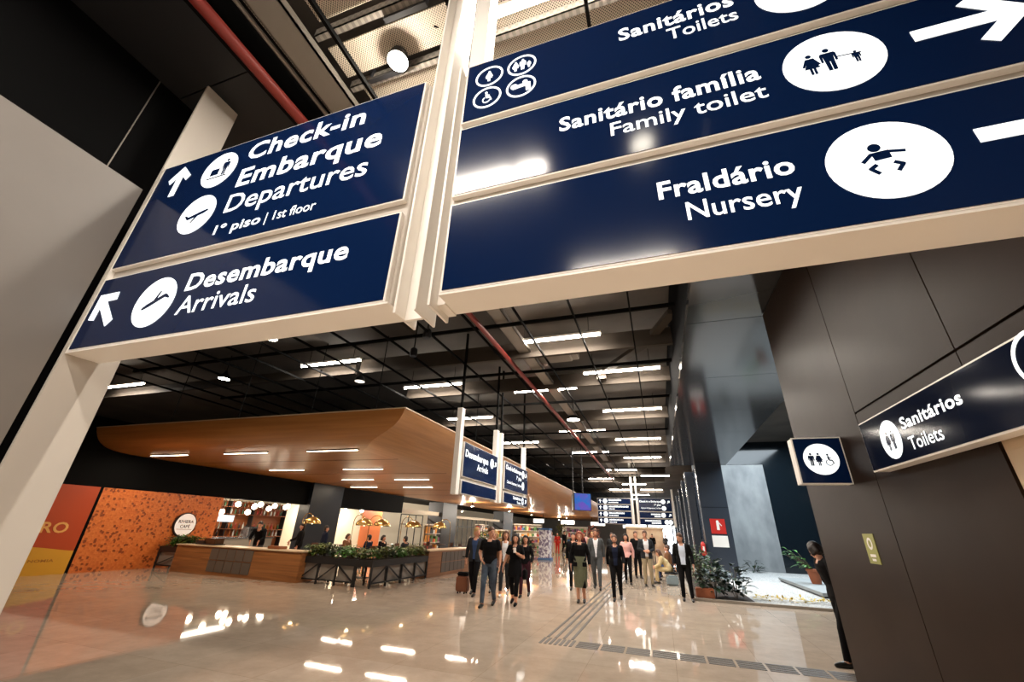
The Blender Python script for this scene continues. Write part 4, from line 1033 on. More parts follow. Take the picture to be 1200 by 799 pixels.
tag(PQ.rect(MB(), 2.23, 1.30, 2.90, 1.78, 0.0, 0.015).build('wall_notice', M_WHITE), 'white paper notice below the red fire sign on the column', 'notice')
FE = thing('fire_extinguisher', 'red fire extinguisher mounted at the left edge of the dark column', 'fire extinguisher', (1.78, 22.9, 0.95))
MB().lathe((1.78, 22.9, 0.92), [(0.08, 0), (0.1, 0.03), (0.1, 0.45), (0.07, 0.54), (0.03, 0.58)], 16).build('cylinder', mat('fire_red', s(196, 40, 32), 0.4), FE, smooth=True)
MB().lathe((1.78, 22.9, 1.5), [(0.03, 0), (0.035, 0.06), (0.02, 0.08)], 10).box((1.72, 22.88, 1.57), (1.86, 22.92, 1.6)).build('valve', M_DARKMETAL, FE)
MB().tube([(1.81, 22.88, 1.53), (1.92, 22.86, 1.45), (1.92, 22.86, 1.05)], 0.015, 8).build('hose', M_DARKMETAL, FE, smooth=True)
MB().box((1.74, 22.793, 1.1), (1.82, 22.80, 1.3)).build('label_plate', M_WHITE, FE)
MB().box((1.86, 22.95, 1.1), (1.95, 23.05, 1.4)).build('bracket', M_DARKMETAL, FE)
# pilasters and bright strips along the far right wall
for i, y in enumerate((26.5, 31.0, 36.5, 43.0, 50.0, 58.0)):
    c = MB().box((1.62, y, 0), (2.03, y + 0.8, 5.09)).build('pilaster', M_COLUMN, bevel=0.01)
    tag(c, 'dark pilaster on the blue wall, %s one beyond the column' % 'first second third fourth fifth sixth'.split()[i], 'pilaster')
    MB().box((1.60, y - 0.005, 0), (1.66, y + 0.06, 5.1)).build('edge_strip', M_CHROME, c)
for i, y in enumerate((28.5, 33.8)):
    tag(MB().box((2.03, y, 0), (2.049, y + 0.09, 5.0)).build('wall_strip', M_CHROME), ['bright vertical metal strip between the first two pilasters', 'bright vertical metal strip between the second and third pilasters'][i], 'strip')

g = struct(MB().box((2.36, 15.15, 0.0), (9.48, 22.97, 0.05)).box((3.17, 22.97, 0.0), (9.48, 23.93, 0.05)).box((2.36, 23.93, 0.0), (9.48, 29.05, 0.05)).build('garden_gravel', M_GRAVEL)); g['kind'] = 'stuff'; tag(g, 'pale gravel bed of the indoor garden', 'gravel')
struct(MB().box((0.75, 14.95, 0), (9.5, 15.12, 0.07)).box((0.62, 14.95, 0), (0.75, 23, 0.07)).build('trim_garden_kerb', mat('kerb', s(150, 140, 128), 0.6)))
g = MB().box((0.75, 15.12, 0.0), (2.34, 22.95, 0.06)).build('garden_soil', M_SOIL); g['kind'] = 'stuff'; tag(g, 'dark soil bed around the foot of the column', 'soil')
sl = MB().prism([(4.7, 17.6), (9.3, 17.6), (9.3, 23.4), (4.7, 23.4)], (0, 0, 0.10), (1, 0, 0), (0, 1, 0), 0.0, 0.10).build('stone_slab', M_STONE, bevel=0.01)
tag(sl, 'flat pale slab lying on the gravel of the indoor garden', 'slab')
tag(MB().box((4.75, 17.65, 0.05), (9.25, 23.35, 0.099)).build('slab_base', M_DARKMETAL), 'dark footing under the flat pale slab', 'footing')
lf = MB(); rg = random.Random(9)
for k in range(260):
    x = rg.uniform(2.4, 6.5); y = 15.9 + 0.10 * (x - 2) + rg.gauss(0, 0.22)
    leaf(lf, (x, y, rg.uniform(0.06, 0.14)), (rg.uniform(-1, 1), rg.uniform(-1, 1), 0.25), rg.uniform(0.1, 0.2), 0.06, 0, 0.2)
g = lf.build('ground_cover', mat('yellow_leaf', s(190, 160, 40), 0.6)); g['kind'] = 'stuff'; tag(g, 'strip of low yellow leaves along the front of the gravel', 'ground cover')
for i, (x, y, r, h, n, ln, wd, m, lab) in enumerate((
        (1.95, 15.75, 0.42, 0.95, 70, 0.36, 0.20, M_LEAFD, 'broad-leaved dark plant at the gravel edge right of the column'),
        (1.35, 15.6, 0.40, 0.8, 70, 0.34, 0.18, M_LEAFD, 'broad-leaved dark plant before the column, second from the right'),
        (0.98, 15.9, 0.34, 1.35, 150, 0.20, 0.07, M_LEAFD, 'tall narrow bushy plant behind the standing man in black suit'),
        (1.15, 17.2, 0.40, 1.5, 150, 0.22, 0.08, M_LEAF, 'tall bushy plant left of the column foot'),
        (1.65, 18.5, 0.45, 1.1, 90, 0.32, 0.16, M_LEAFD, 'leafy plant hugging the column foot'),
        (3.2, 27.8, 0.5, 0.7, 40, 0.4, 0.16, M_LEAFB, 'low bright plant by the grey concrete wall of the garden'),
        (4.6, 28.3, 0.5, 0.55, 40, 0.45, 0.12, M_LEAFD, 'low dark plant at the foot of the dark glass wall'))):
    bush(lab, 'plant', (x, y, 0.055), r, h, n, ln, wd, m, 'garden_plant', seed=40 + i, up=0.7)
bx = tag(MB().box((0.80, 15.14, 0.06), (1.3, 15.45, 0.32)).build('plant_trough', M_TERRA, bevel=0.02), 'brown trough in front of the tall narrow plant', 'planter')
PT_ = thing('potted_plant', 'terracotta pot with a bright green plant on the slab, beside the hidden person in black', 'plant', (5.5, 21.0, 0.2))
MB().lathe((5.5, 21.0, 0.2), [(0.16, 0), (0.24, 0.42), (0.27, 0.43), (0.27, 0.5), (0.22, 0.5), (0.2, 0.42)], 20, cap=True).build('pot', M_TERRA, PT_, smooth=True)
lf = MB(); st = MB()
for k in range(26):
    a = rg.uniform(2.0, 4.4); d = Vector((math.cos(a), math.sin(a) * 0.7, rg.uniform(0.1, 0.9)))
    e = Vector((5.5, 21.0, 0.68)) + d * rg.uniform(0.1, 0.85)
    st.tube([(5.5, 21.0, 0.62), e], 0.008, 5)
    leaf(lf, e, d, 0.3, 0.14, 0, 0.5)
st.build('stem', M_STEM, PT_); lf.build('foliage', M_LEAFB, PT_, smooth=True)
tag(MB().lathe((5.6, 17.2, 5.4), [(0.1, 0), (0.12, 0.05), (0.05, 0.2)], 12).tube([(5.6, 17.2, 5.6), (5.6, 17.2, 7.2)], 0.012, 6).build('ceiling_garden_light', M_WHITE), 'small white lamp hanging in the dark void over the garden', 'light')

# tactile paving
M_TACT = mat('tactile_dark', s(74, 66, 58), 0.6)
TP = thing('tactile_strip', 'four dark tactile lines running down the middle of the corridor', 'tactile paving', (-2.0, 8.7, 0))
for k in range(4):
    x0 = -2.13 + 0.145 * k
    MB().prism([(x0, 8.52), (x0 + 0.05, 8.52), (x0 + 0.05 + 0.23, 52), (x0 + 0.23, 52)], (0, 0, 0), (1, 0, 0), (0, 1, 0), 0.0005, 0.005).build('line', M_TACT, TP)
tt = thing('tactile_tile', 'dark ribbed tactile floor tile in the row crossing the foreground', 'tactile paving', (0, 0, 0), 'ribbed tiles across the foreground floor')
for k in range(5): MB().box((0.01, 0.09 * k, 0.0005), (0.37, 0.09 * k + 0.055, 0.005)).build('rib', M_TACT, tt)
tc_ = thing('tactile_tile', 'ribbed tactile tile at the corner where the two tactile runs meet', 'tactile paving', (-2.16, 8.02, 0), 'corner tiles of the tactile runs')
for k in range(7): MB().box((-2.15 + 0.085 * k, 8.03, 0.0005), (-2.10 + 0.085 * k, 8.47, 0.005)).build('rib', M_TACT, tc_)
for i in range(13):
    o = tt if i == 0 else copy_tree(tt)
    o.location = (-1.54 + 0.40 * i, 8.03, 0)

# ------------------------------------------------------------------ people
def cap_tube(mb, p, q, r0, r1, n=10):
    mb.tube([p, q], [r0, r1], n); mb.ball(p, r0, n, 7); mb.ball(q, r1, n, 7)
TAGS = ['torso', 'pelvis', 'neck', 'head', 'uarm', 'farm', 'hand', 'thigh', 'calf', 'foot']
M_HAIRS = {'dark': mat('hair_dark', s(36, 26, 22), 0.55), 'brown': mat('hair_brown', s(84, 54, 36), 0.55), 'blond': mat('hair_blond', s(186, 150, 96), 0.55),
           'auburn': mat('hair_auburn', s(132, 58, 34), 0.5), 'grey': mat('hair_grey', s(140, 134, 128), 0.6)}
M_EYE = mat('eye_dark', s(40, 30, 28), 0.4); M_LIP = mat('lip', s(168, 84, 78), 0.5)
CL_ = lambda n, c, r=0.8: mat('cloth_' + n, s(*c), r, spec=0.12)
C_BLACK = CL_('black', (13, 12, 14)); C_NAVY = CL_('navy', (26, 32, 52)); C_GREY = CL_('grey', (74, 76, 78)); C_JEANS = noise_mat('denim', s(78, 92, 108), s(52, 62, 78), (1, 1, 1), 5, 0.85)
C_OLIVE = noise_mat('olive_knit', s(106, 108, 84), s(88, 90, 68), (6, 6, 30), 3, 0.9); C_WHITE = CL_('white', (226, 226, 230)); C_KHAKI = CL_('khaki', (150, 136, 112)); C_PINK = CL_('pink', (226, 172, 166))
C_BEIGE = CL_('beige', (206, 184, 140)); C_BROWN = CL_('brown', (120, 84, 60)); C_BLUE = CL_('blue', (54, 72, 108)); C_RED = CL_('red', (196, 52, 42)); C_SHOE = mat('shoe_leather', (0.012, 0.011, 0.010), 0.35)
C_CHAR = CL_('charcoal', (44, 46, 50)); C_LBLUE = CL_('shirt_blue', (196, 206, 224)); C_SNEAK = mat('sneaker', s(214, 210, 204), 0.6); C_LEATHER = mat('bag_leather', s(120, 72, 48), 0.5)

def person(label, loc, rz, h=1.72, pose=None, wear=(), hair=('short', 'dark'), skin=None, vox=0.0095, female=False, yaw=0.0, pitch=0.0, group=None, build=None, face=True):
    J = dict(pel=(0, 0, 0.95), wai=(0, 0.0, 1.09), che=(0, 0.0, 1.27), nek=(0, 0.01, 1.44),
             shL=(-0.172, 0.01, 1.375), elL=(-0.235, 0.04, 1.12), wrL=(-0.235, -0.04, 0.875), hdL=(0.02, -0.06, -1),
             shR=(0.172, 0.01, 1.375), elR=(0.235, 0.04, 1.12), wrR=(0.235, -0.04, 0.875), hdR=(-0.02, -0.06, -1),
             hpL=(-0.088, 0, 0.90), knL=(-0.095, -0.02, 0.49), anL=(-0.10, 0.02, 0.085), ftL=(-0.03, -1, 0),
             hpR=(0.088, 0, 0.90), knR=(0.095, -0.02, 0.49), anR=(0.10, 0.02, 0.085), ftR=(0.03, -1, 0))
    if female:
        J.update(shL=(-0.152, 0.01, 1.375), shR=(0.152, 0.01, 1.375), elL=(-0.215, 0.03, 1.13), elR=(0.215, 0.03, 1.13), wrL=(-0.225, -0.04, 0.89), wrR=(0.225, -0.04, 0.89))
    J.update(pose or {})
    V = {k: Vector(v) for k, v in J.items()}
    sc = h / 1.72
    mb = MB(); segs = []
    def limb(p, q, r0, r1, t):
        cap_tube(mb, p, q, r0, r1); segs.append((p, q, r0, r1, TAGS.index(t)))
    # torso: elliptical sections along the spine
    fw = build or (1.06 if female else 1.12)
    sect = [(V['pel'] + Vector((0, 0, -0.10)), 0.13, 0.10), (V['pel'] + Vector((0, 0, -0.03)), 0.168, 0.118), (V['pel'] + Vector((0, 0, 0.05)), 0.165, 0.115),
            (V['wai'], 0.138 if not female else 0.122, 0.10), (V['wai'].lerp(V['che'], 0.5), 0.150 if not female else 0.132, 0.108), (V['che'], 0.17 if not female else 0.148, 0.118 if not female else 0.125),
            (V['che'].lerp(V['nek'], 0.55), 0.172 if not female else 0.15, 0.105), (V['che'].lerp(V['nek'], 0.82), 0.135 if not female else 0.118, 0.085), (V['nek'], 0.07, 0.065)]
    n = 20; rr = []
    for c, rx, ry in sect: rr.append([c + Vector((rx * fw * math.cos(2 * PI * k / n), ry * fw * math.sin(2 * PI * k / n), 0)) for k in range(n)])
    mb.rings(rr)
    for a, b, t, r in (('pel', 'wai', 'pelvis', 0.12), ('wai', 'che', 'torso', 0.12), ('che', 'nek', 'torso', 0.11)): segs.append((V[a], V[b], r, r, TAGS.index(t)))
    for S in 'LR':
        a_ = V['nek'] + (V['sh' + S] - V['nek']) * 0.28 - Vector((0, 0, 0.012)); b_ = V['sh' + S] + Vector((0, 0, 0.004))
        mb.tube([a_, b_], [0.05, 0.05], 10); segs.append((a_, b_, 0.05, 0.05, 0))
        sg = -1 if S == 'L' else 1
        limb(V['sh' + S], V['el' + S], 0.056 * fw, 0.043, 'uarm'); segs[-1] = (*segs[-1][:4], 4)
        limb(V['el' + S], V['wr' + S], 0.042, 0.029, 'farm')
        limb(V['hp' + S], V['kn' + S], 0.088 * fw, 0.060, 'thigh'); limb(V['kn' + S], V['an' + S], 0.057, 0.041, 'calf')
        f = V['ft' + S].normalized(); an = V['an' + S]; up = Vector((0, 0, 1))
        dn = Vector((0, 0, -0.045)) if abs(f.z) < 0.6 else Vector((0, 0, 0))
        limb(an + dn - f * 0.045, an + dn * 1.15 + f * 0.10, 0.038, 0.036, 'foot'); limb(an + dn * 1.15 + f * 0.10, an + dn * 1.35 + f * 0.165, 0.036, 0.026, 'foot')
        # hand: palm, four fingers, thumb
        w = V['wr' + S]; d = V['hd' + S].normalized(); pn = Vector((sg, 0, 0)); pn = (pn - d * pn.dot(d)).normalized(); ac = d.cross(pn).normalized()
        if ac.y > 0: ac = -ac              # towards the front: thumb side
        pc = w + d * 0.05
        mx = Matrix((ac * 0.042, pn * 0.018, d * 0.052)).transposed()
        mb.ball(pc, 1.0, 12, 8, mx=mx); segs.append((w, w + d * 0.19, 0.035, 0.03, 6))
        for k, ln in enumerate((0.078, 0.088, 0.082, 0.064)):
            o = 0.03 - 0.02 * k
            b = pc + ac * o + d * 0.036; m_ = b + (d + ac * (0.22 - 0.15 * k)).normalized() * ln * 0.55; e = m_ + (d * 0.9 - pn * sg * sg * 0.45).normalized() * ln * 0.45
            mb.tube([b, m_, e], [0.0115, 0.0108, 0.009], 7)
        b = pc + ac * 0.035 - d * 0.02; m_ = b + (ac * 0.8 + d * 0.7).normalized() * 0.038; e = m_ + (d + ac * 0.15).normalized() * 0.03
        mb.tube([b, m_, e], [0.0135, 0.012, 0.0095], 7)
    # head on the neck
    nb = V['nek']; HM = Matrix.Rotation(yaw, 3, 'Z') @ Matrix.Rotation(pitch, 3, 'X')
    Hd = lambda x, y, z: nb + HM @ Vector((x, y - 0.01, z))
    cap_tube(mb, nb - Vector((0, 0, 0.04)), Hd(0, 0.0, 0.10), 0.058 if not female else 0.048, 0.052 if not female else 0.044); segs.append((nb + Vector((0, 0, 0.02)), Hd(0, 0, 0.08), 0.05, 0.05, 2))
    mb.ball(Hd(0, -0.005, 0.175), 1.0, 16, 11, mx=HM @ Matrix.Diagonal((0.076, 0.097, 0.112)))
    mb.ball(Hd(0, -0.04, 0.108), 1.0, 14, 9, mx=HM @ Matrix.Diagonal((0.054, 0.058, 0.056)))
    mb.tube([Hd(0, -0.094, 0.172), Hd(0, -0.116, 0.138)], [0.010, 0.017], 8); mb.ball(Hd(0, -0.112, 0.137), 0.017, 8, 6)
    for sx in (-1, 1): mb.ball(Hd(sx * 0.077, 0.008, 0.155), 1.0, 8, 6, mx=HM @ Matrix.Diagonal((0.012, 0.022, 0.034)))
    segs.append((Hd(0, 0, 0.12), Hd(0, 0, 0.2), 0.09, 0.09, 3))
    tmp = mb.build('person_body', skin or M_SKIN)
    md = tmp.modifiers.new('r', 'REMESH'); md.mode = 'VOXEL'; md.voxel_size = vox; md.adaptivity = 0
    sm = tmp.modifiers.new('s', 'SMOOTH'); sm.factor = 0.5; sm.iterations = 3 if vox < 0.013 else 2
    dg = bpy.context.evaluated_depsgraph_get()
    me = bpy.data.meshes.new_from_object(tmp.evaluated_get(dg))
    old = tmp.data; tmp.modifiers.clear(); tmp.data = me; bpy.data.meshes.remove(old)
    nv = len(me.vertices); co = np.empty(nv * 3); me.vertices.foreach_get('co', co); co = co.reshape(-1, 3)
    no = np.empty(nv * 3); me.vertex_normals.foreach_get('vector', no); no = no.reshape(-1, 3)
    nf = len(me.polygons); fv = np.empty(len(me.loops), dtype=np.int32); me.loops.foreach_get('vertex_index', fv)
    fv = fv.reshape(-1, 4) if len(fv) == nf * 4 else None
    if fv is None:
        fv = np.array([list(p.vertices) + [p.vertices[-1]] * (4 - len(p.vertices)) for p in me.polygons])
    fc = co[fv].mean(1)
    best = np.full(nf, 9e9); tg = np.zeros(nf, int); tt = np.zeros(nf)
    for p, q, r0, r1, t in segs:
        p_, d_ = np.array(p), np.array(q - p); l2 = d_ @ d_
        u_ = np.clip(((fc - p_) @ d_) / l2, 0, 1)
        ds = np.linalg.norm(fc - p_ - u_[:, None] * d_, axis=1) - (r0 + (r1 - r0) * u_)
        k = ds < best; best[k] = ds[k]; tg[k] = t; tt[k] = u_[k]
    me.polygons.foreach_set('use_smooth', [True] * nf)
    root = tmp; root.name = 'person'; root.data.name = 'person'
    tag(root, label, 'person', group)
    ORG[root.name] = Vector()
    is_ = lambda *ns: np.isin(tg, [TAGS.index(x) for x in ns])
    sel = dict(fc=fc, tg=tg, tt=tt, is_=is_, V=V)
    for item in wear:
        name, m, off, fn = item
        k = fn(sel)
        parts = [k] if name not in ('shoe',) else [k & (fc[:, 0] < (V['anL'].x + V['anR'].x) / 2), k & (fc[:, 0] >= (V['anL'].x + V['anR'].x) / 2)]
        for kk in parts:
            if not kk.any(): continue
            f = fv[kk]; ids, inv = np.unique(f, return_inverse=True); inv = inv.reshape(-1, 4)
            pts = co[ids] + no[ids] * off
            g = bpy.data.meshes.new(name)
            g.from_pydata(pts.tolist(), [], [tuple(dict.fromkeys(r)) for r in inv.tolist()])
            g.materials.append(m); g.polygons.foreach_set('use_smooth', [True] * len(g.polygons)); g.update()
            o = bpy.data.objects.new(name, g); COL.objects.link(o); o.parent = root; ORG[o.name] = Vector()
    # hair
    style, hc = hair
    if style:
        hb = MB(); q = MB()
        hb.ball(Hd(0, 0.012, 0.214), 1.0, 18, 12, mx=HM @ Matrix.Diagonal((0.084, 0.104, 0.094))); hb.ball(Hd(0, 0.045, 0.16), 1.0, 16, 10, mx=HM @ Matrix.Diagonal((0.079, 0.068, 0.10)))
        if style in ('bob', 'long'):
            ln = 0.10 if style == 'bob' else -0.10
            for sx in (-1, 1):
                hb.tube([Hd(sx * 0.05, 0.0, 0.26), Hd(sx * 0.088, 0.01, 0.18), Hd(sx * 0.088, 0.012, 0.08), Hd(sx * 0.085, 0.0, ln - 0.02)], [0.03, 0.036, 0.036, 0.022], 10)
                hb.tube([Hd(sx * 0.04, 0.06, 0.22), Hd(sx * 0.045, 0.085, 0.1), Hd(sx * 0.045, 0.085, ln - 0.02)], [0.05, 0.05, 0.03], 10)
            hb.ball(Hd(0, 0.0, 0.262), 1.0, 14, 9, mx=HM @ Matrix.Diagonal((0.07, 0.085, 0.045)))
        if style == 'bun': hb.ball(Hd(0, 0.10, 0.2), 0.045, 10, 8)
        if style == 'beard': hb.ball(Hd(0, -0.047, 0.085), 1.0, 12, 8, mx=HM @ Matrix.Diagonal((0.058, 0.055, 0.036)))
        ho = hb.build('hair', M_HAIRS[hc], root)
        md = ho.modifiers.new('r', 'REMESH'); md.mode = 'VOXEL'; md.voxel_size = max(vox, 0.011)
        s2 = ho.modifiers.new('s', 'SMOOTH'); s2.factor = 0.5; s2.iterations = 2
        g = bpy.data.meshes.new_from_object(ho.evaluated_get(bpy.context.evaluated_depsgraph_get()))
        od = ho.data; ho.modifiers.clear(); ho.data = g; bpy.data.meshes.remove(od)
        g.polygons.foreach_set('use_smooth', [True] * len(g.polygons))
    if face:
        for sx in (-1, 1):
            MB().ball(Hd(sx * 0.030, -0.0865, 0.172), 1.0, 10, 7, mx=HM @ Matrix.Diagonal((0.014, 0.008, 0.0075))).build('eye', M_EYE, root, smooth=True)
            MB().bar(Hd(sx * 0.016, -0.093, 0.192), Hd(sx * 0.046, -0.083, 0.194), 0.008, 0.006).build('eyebrow', M_HAIRS[hc if style else 'dark'], root)
        MB().ball(Hd(0, -0.093, 0.102), 1.0, 10, 7, mx=HM @ Matrix.Diagonal((0.023, 0.009, 0.009))).build('mouth', M_LIP, root, smooth=True)
    root.location = loc; root.rotation_euler = (0, 0, rz); root.scale = (sc, sc, sc)
    return root

# what the clothes cover
def w_shoes(m=C_SHOE): return ('shoe', m, 0.006, lambda S: S['is_']('foot'))
def w_trousers(m, end=1.0): return ('trousers', m, 0.010, lambda S: (S['is_']('thigh', 'pelvis') & (S['fc'][:, 2] < 1.5)) | (S['is_']('calf') & (S['tt'] < end)))
def w_top(m, sleeve='short', name='shirt', off=0.012, neck=True):
    def f(S):
        k = S['is_']('torso', 'pelvis') & ((S['fc'][:, 2] > S['V']['pel'].z - 0.04) | (S['V']['pel'].z < 0.7))
        if sleeve == 'short': k = k | (S['is_']('uarm') & (S['tt'] < 0.72))
        elif sleeve == 'long': k = k | S['is_']('uarm') | (S['is_']('farm') & (S['tt'] < 0.93))
        elif sleeve == 'none': k = k | (S['is_']('uarm') & (S['tt'] < 0.12))
        z = S['fc'][:, 2] - S['V']['nek'].z
        return k & ~(S['is_']('torso') & ((z > -0.012) | ((z > -0.055) & (S['fc'][:, 1] < S['V']['nek'].y) & (np.abs(S['fc'][:, 0]) < 0.05))))
    return (name, m, off, f)
def w_jacket(m, open_w=0.05, hem=0.84, name='jacket'):
    def f(S):
        z = S['fc'][:, 2]; x = S['fc'][:, 0]; y = S['fc'][:, 1]
        k = S['is_']('torso', 'uarm') | (S['is_']('pelvis', 'thigh') & (z > hem)) | (S['is_']('farm') & (S['tt'] < 0.90))
        vee = S['is_']('torso', 'pelvis', 'thigh') & (y < S['V']['che'].y) & (np.abs(x) < np.clip(open_w + (z - 1.12) * 0.16, 0.012 if open_w < 0.04 else open_w * 0.8, 0.085))
        return k & ~vee
    return (name, m, 0.015, f)
def w_scarf(m): return ('collar', m, 0.014, lambda S: S['is_']('neck') & (S['tt'] < 0.35))
def cloth_tube(name, m, root, sect, n=28, thick=None):
    mb = MB(); rr = []
    for x, y, z, rx, ry in sect: rr.append([(x + rx * math.cos(2 * PI * k / n), y + ry * math.sin(2 * PI * k / n), z) for k in range(n)])
    return mb.rings(rr).build(name, m, root, smooth=True)

WALK_A = dict(knL=(-0.09, -0.16, 0.52), anL=(-0.09, -0.22, 0.09), knR=(0.09, 0.02, 0.48), anR=(0.09, 0.24, 0.13), ftR=(0.03, -1, -0.25), elR=(0.24, -0.02, 1.13), wrR=(0.235, -0.20, 0.93), elL=(-0.24, 0.09, 1.13), wrL=(-0.24, 0.10, 0.88))
WALK_B = dict(knR=(0.09, -0.16, 0.52), anR=(0.09, -0.22, 0.09), knL=(-0.09, 0.02, 0.48), anL=(-0.09, 0.24, 0.13), ftL=(-0.03, -1, -0.25), elL=(-0.24, -0.02, 1.13), wrL=(-0.235, -0.20, 0.93), elR=(0.24, 0.09, 1.13), wrR=(0.24, 0.10, 0.88))
SUIT = lambda m, sh, tr=None, ow=0.03: (w_trousers(tr or m), w_shoes(), w_top(sh, 'none', 'shirt', 0.013), w_scarf(sh), w_jacket(m, ow))

# group on the left
p = person('man in dark navy jacket pulling a suitcase, head turned to his companion', (-5.22, 12.35, 0), 0.12, 1.72, {**WALK_B, 'elL': (-0.27, 0.10, 1.14), 'wrL': (-0.30, 0.12, 0.90)}, (w_trousers(C_BLACK), w_shoes(), w_top(C_BLUE, 'none', 'shirt', 0.013), w_jacket(C_CHAR, 0.045)), ('short', 'blond'), yaw=0.9)
p = person('man in black short-sleeved shirt and faded jeans walking in front, looking aside', (-4.20, 10.9, 0), 0.1, 1.74, {**WALK_A, 'elL': (-0.28, 0.05, 1.14), 'wrL': (-0.18, -0.14, 0.99), 'hdL': (0.6, -0.5, -0.5), 'elR': (0.255, 0.05, 1.13), 'wrR': (0.27, -0.04, 0.885)}, (w_trousers(C_JEANS), w_shoes(), w_top(C_BLACK, 'short', 'shirt', 0.016)), ('short', 'brown'), yaw=0.75)
p = person('fair-haired person half hidden behind the man in jeans', (-4.85, 12.9, 0), 0.2, 1.66, WALK_B, (w_trousers(C_NAVY), w_shoes(), w_top(C_BLUE, 'long', 'shirt')), ('bob', 'blond'), female=True)
p = person('long-haired woman in pale top and open dark cardigan behind the man in jeans', (-4.42, 12.7, 0), 0.25, 1.66, WALK_A, (w_trousers(C_CHAR, 0.85), w_shoes(C_SNEAK), w_top(C_WHITE, 'none', 'top', 0.012), w_jacket(C_BROWN, 0.07, 0.86, 'cardigan')), ('long', 'brown'), female=True, yaw=0.2)
p = person('woman in black top and cropped black trousers holding her hand to her chest', (-3.72, 11.5, 0), 0.1, 1.60, {**WALK_B, 'elR': (0.235, 0.02, 1.13), 'wrR': (0.07, -0.17, 1.24), 'hdR': (-0.5, -0.3, 0.8), 'elL': (-0.26, 0.02, 1.14), 'wrL': (-0.33, -0.02, 0.90), 'hdL': (-0.1, -0.1, -1)}, (w_trousers(C_BLACK, 0.72), w_shoes(C_BLACK), w_top(C_BLACK, 'short', 'blouse', 0.02)), ('long', 'dark'), female=True, yaw=0.1)
ob = cloth_tube('tunic', C_BLACK, p, ((0, 0, 1.08, 0.15, 0.13), (0, 0, 0.95, 0.19, 0.15), (0, -0.01, 0.78, 0.20, 0.17), (0, -0.01, 0.66, 0.205, 0.175), (0, -0.01, 0.655, 0.19, 0.16)))
ph = MB().box((-3.70, 11.27, 1.165), (-3.63, 11.283, 1.285)).build('mobile_phone', M_WHITE, bevel=0.004); tag(ph, 'pale phone held at the chest by the woman in black', 'phone')
bg = thing('handbag', 'small black handbag at the right hip of the woman in black', 'bag', (-3.44, 11.52, 0.55))
MB().box((-3.50, 11.44, 0.56), (-3.40, 11.62, 0.78)).build('body', C_BLACK, bg, bevel=0.02)
MB().tube([(-3.45, 11.46, 0.77), (-3.52, 11.50, 1.05), (-3.58, 11.53, 1.30), (-3.52, 11.58, 1.05), (-3.45, 11.6, 0.77)], 0.008, 6).build('strap', C_BLACK, bg)
p = person('person in dark maroon trousers mostly hidden behind the woman in black', (-3.86, 12.9, 0), 0.1, 1.56, WALK_A, (w_trousers(CL_('maroon', (66, 34, 44))), w_shoes(), w_top(C_BLACK, 'long', 'top')), ('long', 'dark'), female=True)
sc_ = thing('suitcase', 'brown upright suitcase with black straps pulled by the man in dark jacket', 'suitcase', (-5.62, 12.5, 0))
MB().box((-5.80, 12.38, 0.05), (-5.44, 12.60, 0.44)).build('shell', C_LEATHER, sc_, bevel=0.03)
MB().box((-5.79, 12.39, 0.44), (-5.45, 12.59, 0.54)).build('bag_top', C_BLACK, sc_, bevel=0.03)
for x in (-5.72, -5.52):
    MB().tube([(x, 12.6, 0.5), (x + 0.02, 12.55, 0.93)], 0.008, 6).build('handle_rod', M_TRAY, sc_)
    MB().lathe((x, 12.41, 0.025), [(0.025, -0.012), (0.025, 0.012)], 12, axis='x').build('wheel', C_BLACK, sc_); MB().lathe((x, 12.57, 0.025), [(0.025, -0.012), (0.025, 0.012)], 12, axis='x').build('wheel', C_BLACK, sc_)
MB().bar((-5.71, 12.55, 0.93), (-5.49, 12.55, 0.93), 0.025).build('handle', C_BLACK, sc_)

# group in the centre
p = person('auburn-haired woman in black top and long olive green skirt', (-2.22, 12.7, 0), 0.12, 1.72, {'knL': (-0.07, -0.06, 0.5), 'anL': (-0.07, -0.08, 0.10), 'knR': (0.07, 0.03, 0.49), 'anR': (0.08, 0.10, 0.11), 'ftR': (0, -1, -0.25), 'elL': (-0.235, 0.06, 1.14), 'wrL': (-0.255, 0.0, 0.89), 'elR': (0.235, 0.06, 1.14), 'wrR': (0.255, -0.02, 0.89)}, (w_shoes(), w_top(C_BLACK, 'long', 'top', 0.014)), ('bob', 'auburn'), female=True)
sk = cloth_tube('skirt', C_OLIVE, p, ((0, 0, 1.10, 0.145, 0.125), (0, 0, 1.02, 0.165, 0.14), (0, 0, 0.9, 0.192, 0.16), (0, 0, 0.75, 0.19, 0.17), (0, 0, 0.6, 0.18, 0.175), (0, 0.01, 0.45, 0.168, 0.18), (0, 0.01, 0.36, 0.165, 0.185), (0, 0.01, 0.358, 0.15, 0.165)))
for sx in (-1, 1): MB().box((sx * 0.07, -0.185, 0.86), (sx * 0.185, -0.13, 0.965)).build('pocket', C_BLACK, sk, bevel=0.008)
MB().prism([(0.05, 0.36), (0.15, 0.36), (0.13, 0.56)], (0, -0.178, 0), (1, 0, 0), (0, 0, 1), 0, 0.01).build('slit', C_BLACK, sk)
p = person('person in black behind the left shoulder of the woman in the olive skirt', (-2.9, 15.4, 0), 0.1, 1.68, WALK_A, SUIT(C_BLACK, C_BLACK), ('short', 'dark'), vox=0.012)
p = person('tall man in grey suit and pale open-necked shirt behind the woman in the olive skirt', (-2.22, 15.95, 0), 0.1, 1.82, {**WALK_B}, SUIT(C_GREY, C_WHITE, None, 0.035), ('short', 'brown'), skin=M_SKIN2)
p = person('bearded man in black suit and navy shirt walking on the tactile lines', (-1.36, 13.75, 0), 0.06, 1.66, {**WALK_A}, SUIT(C_BLACK, C_NAVY, None, 0.06), ('beard', 'brown'))
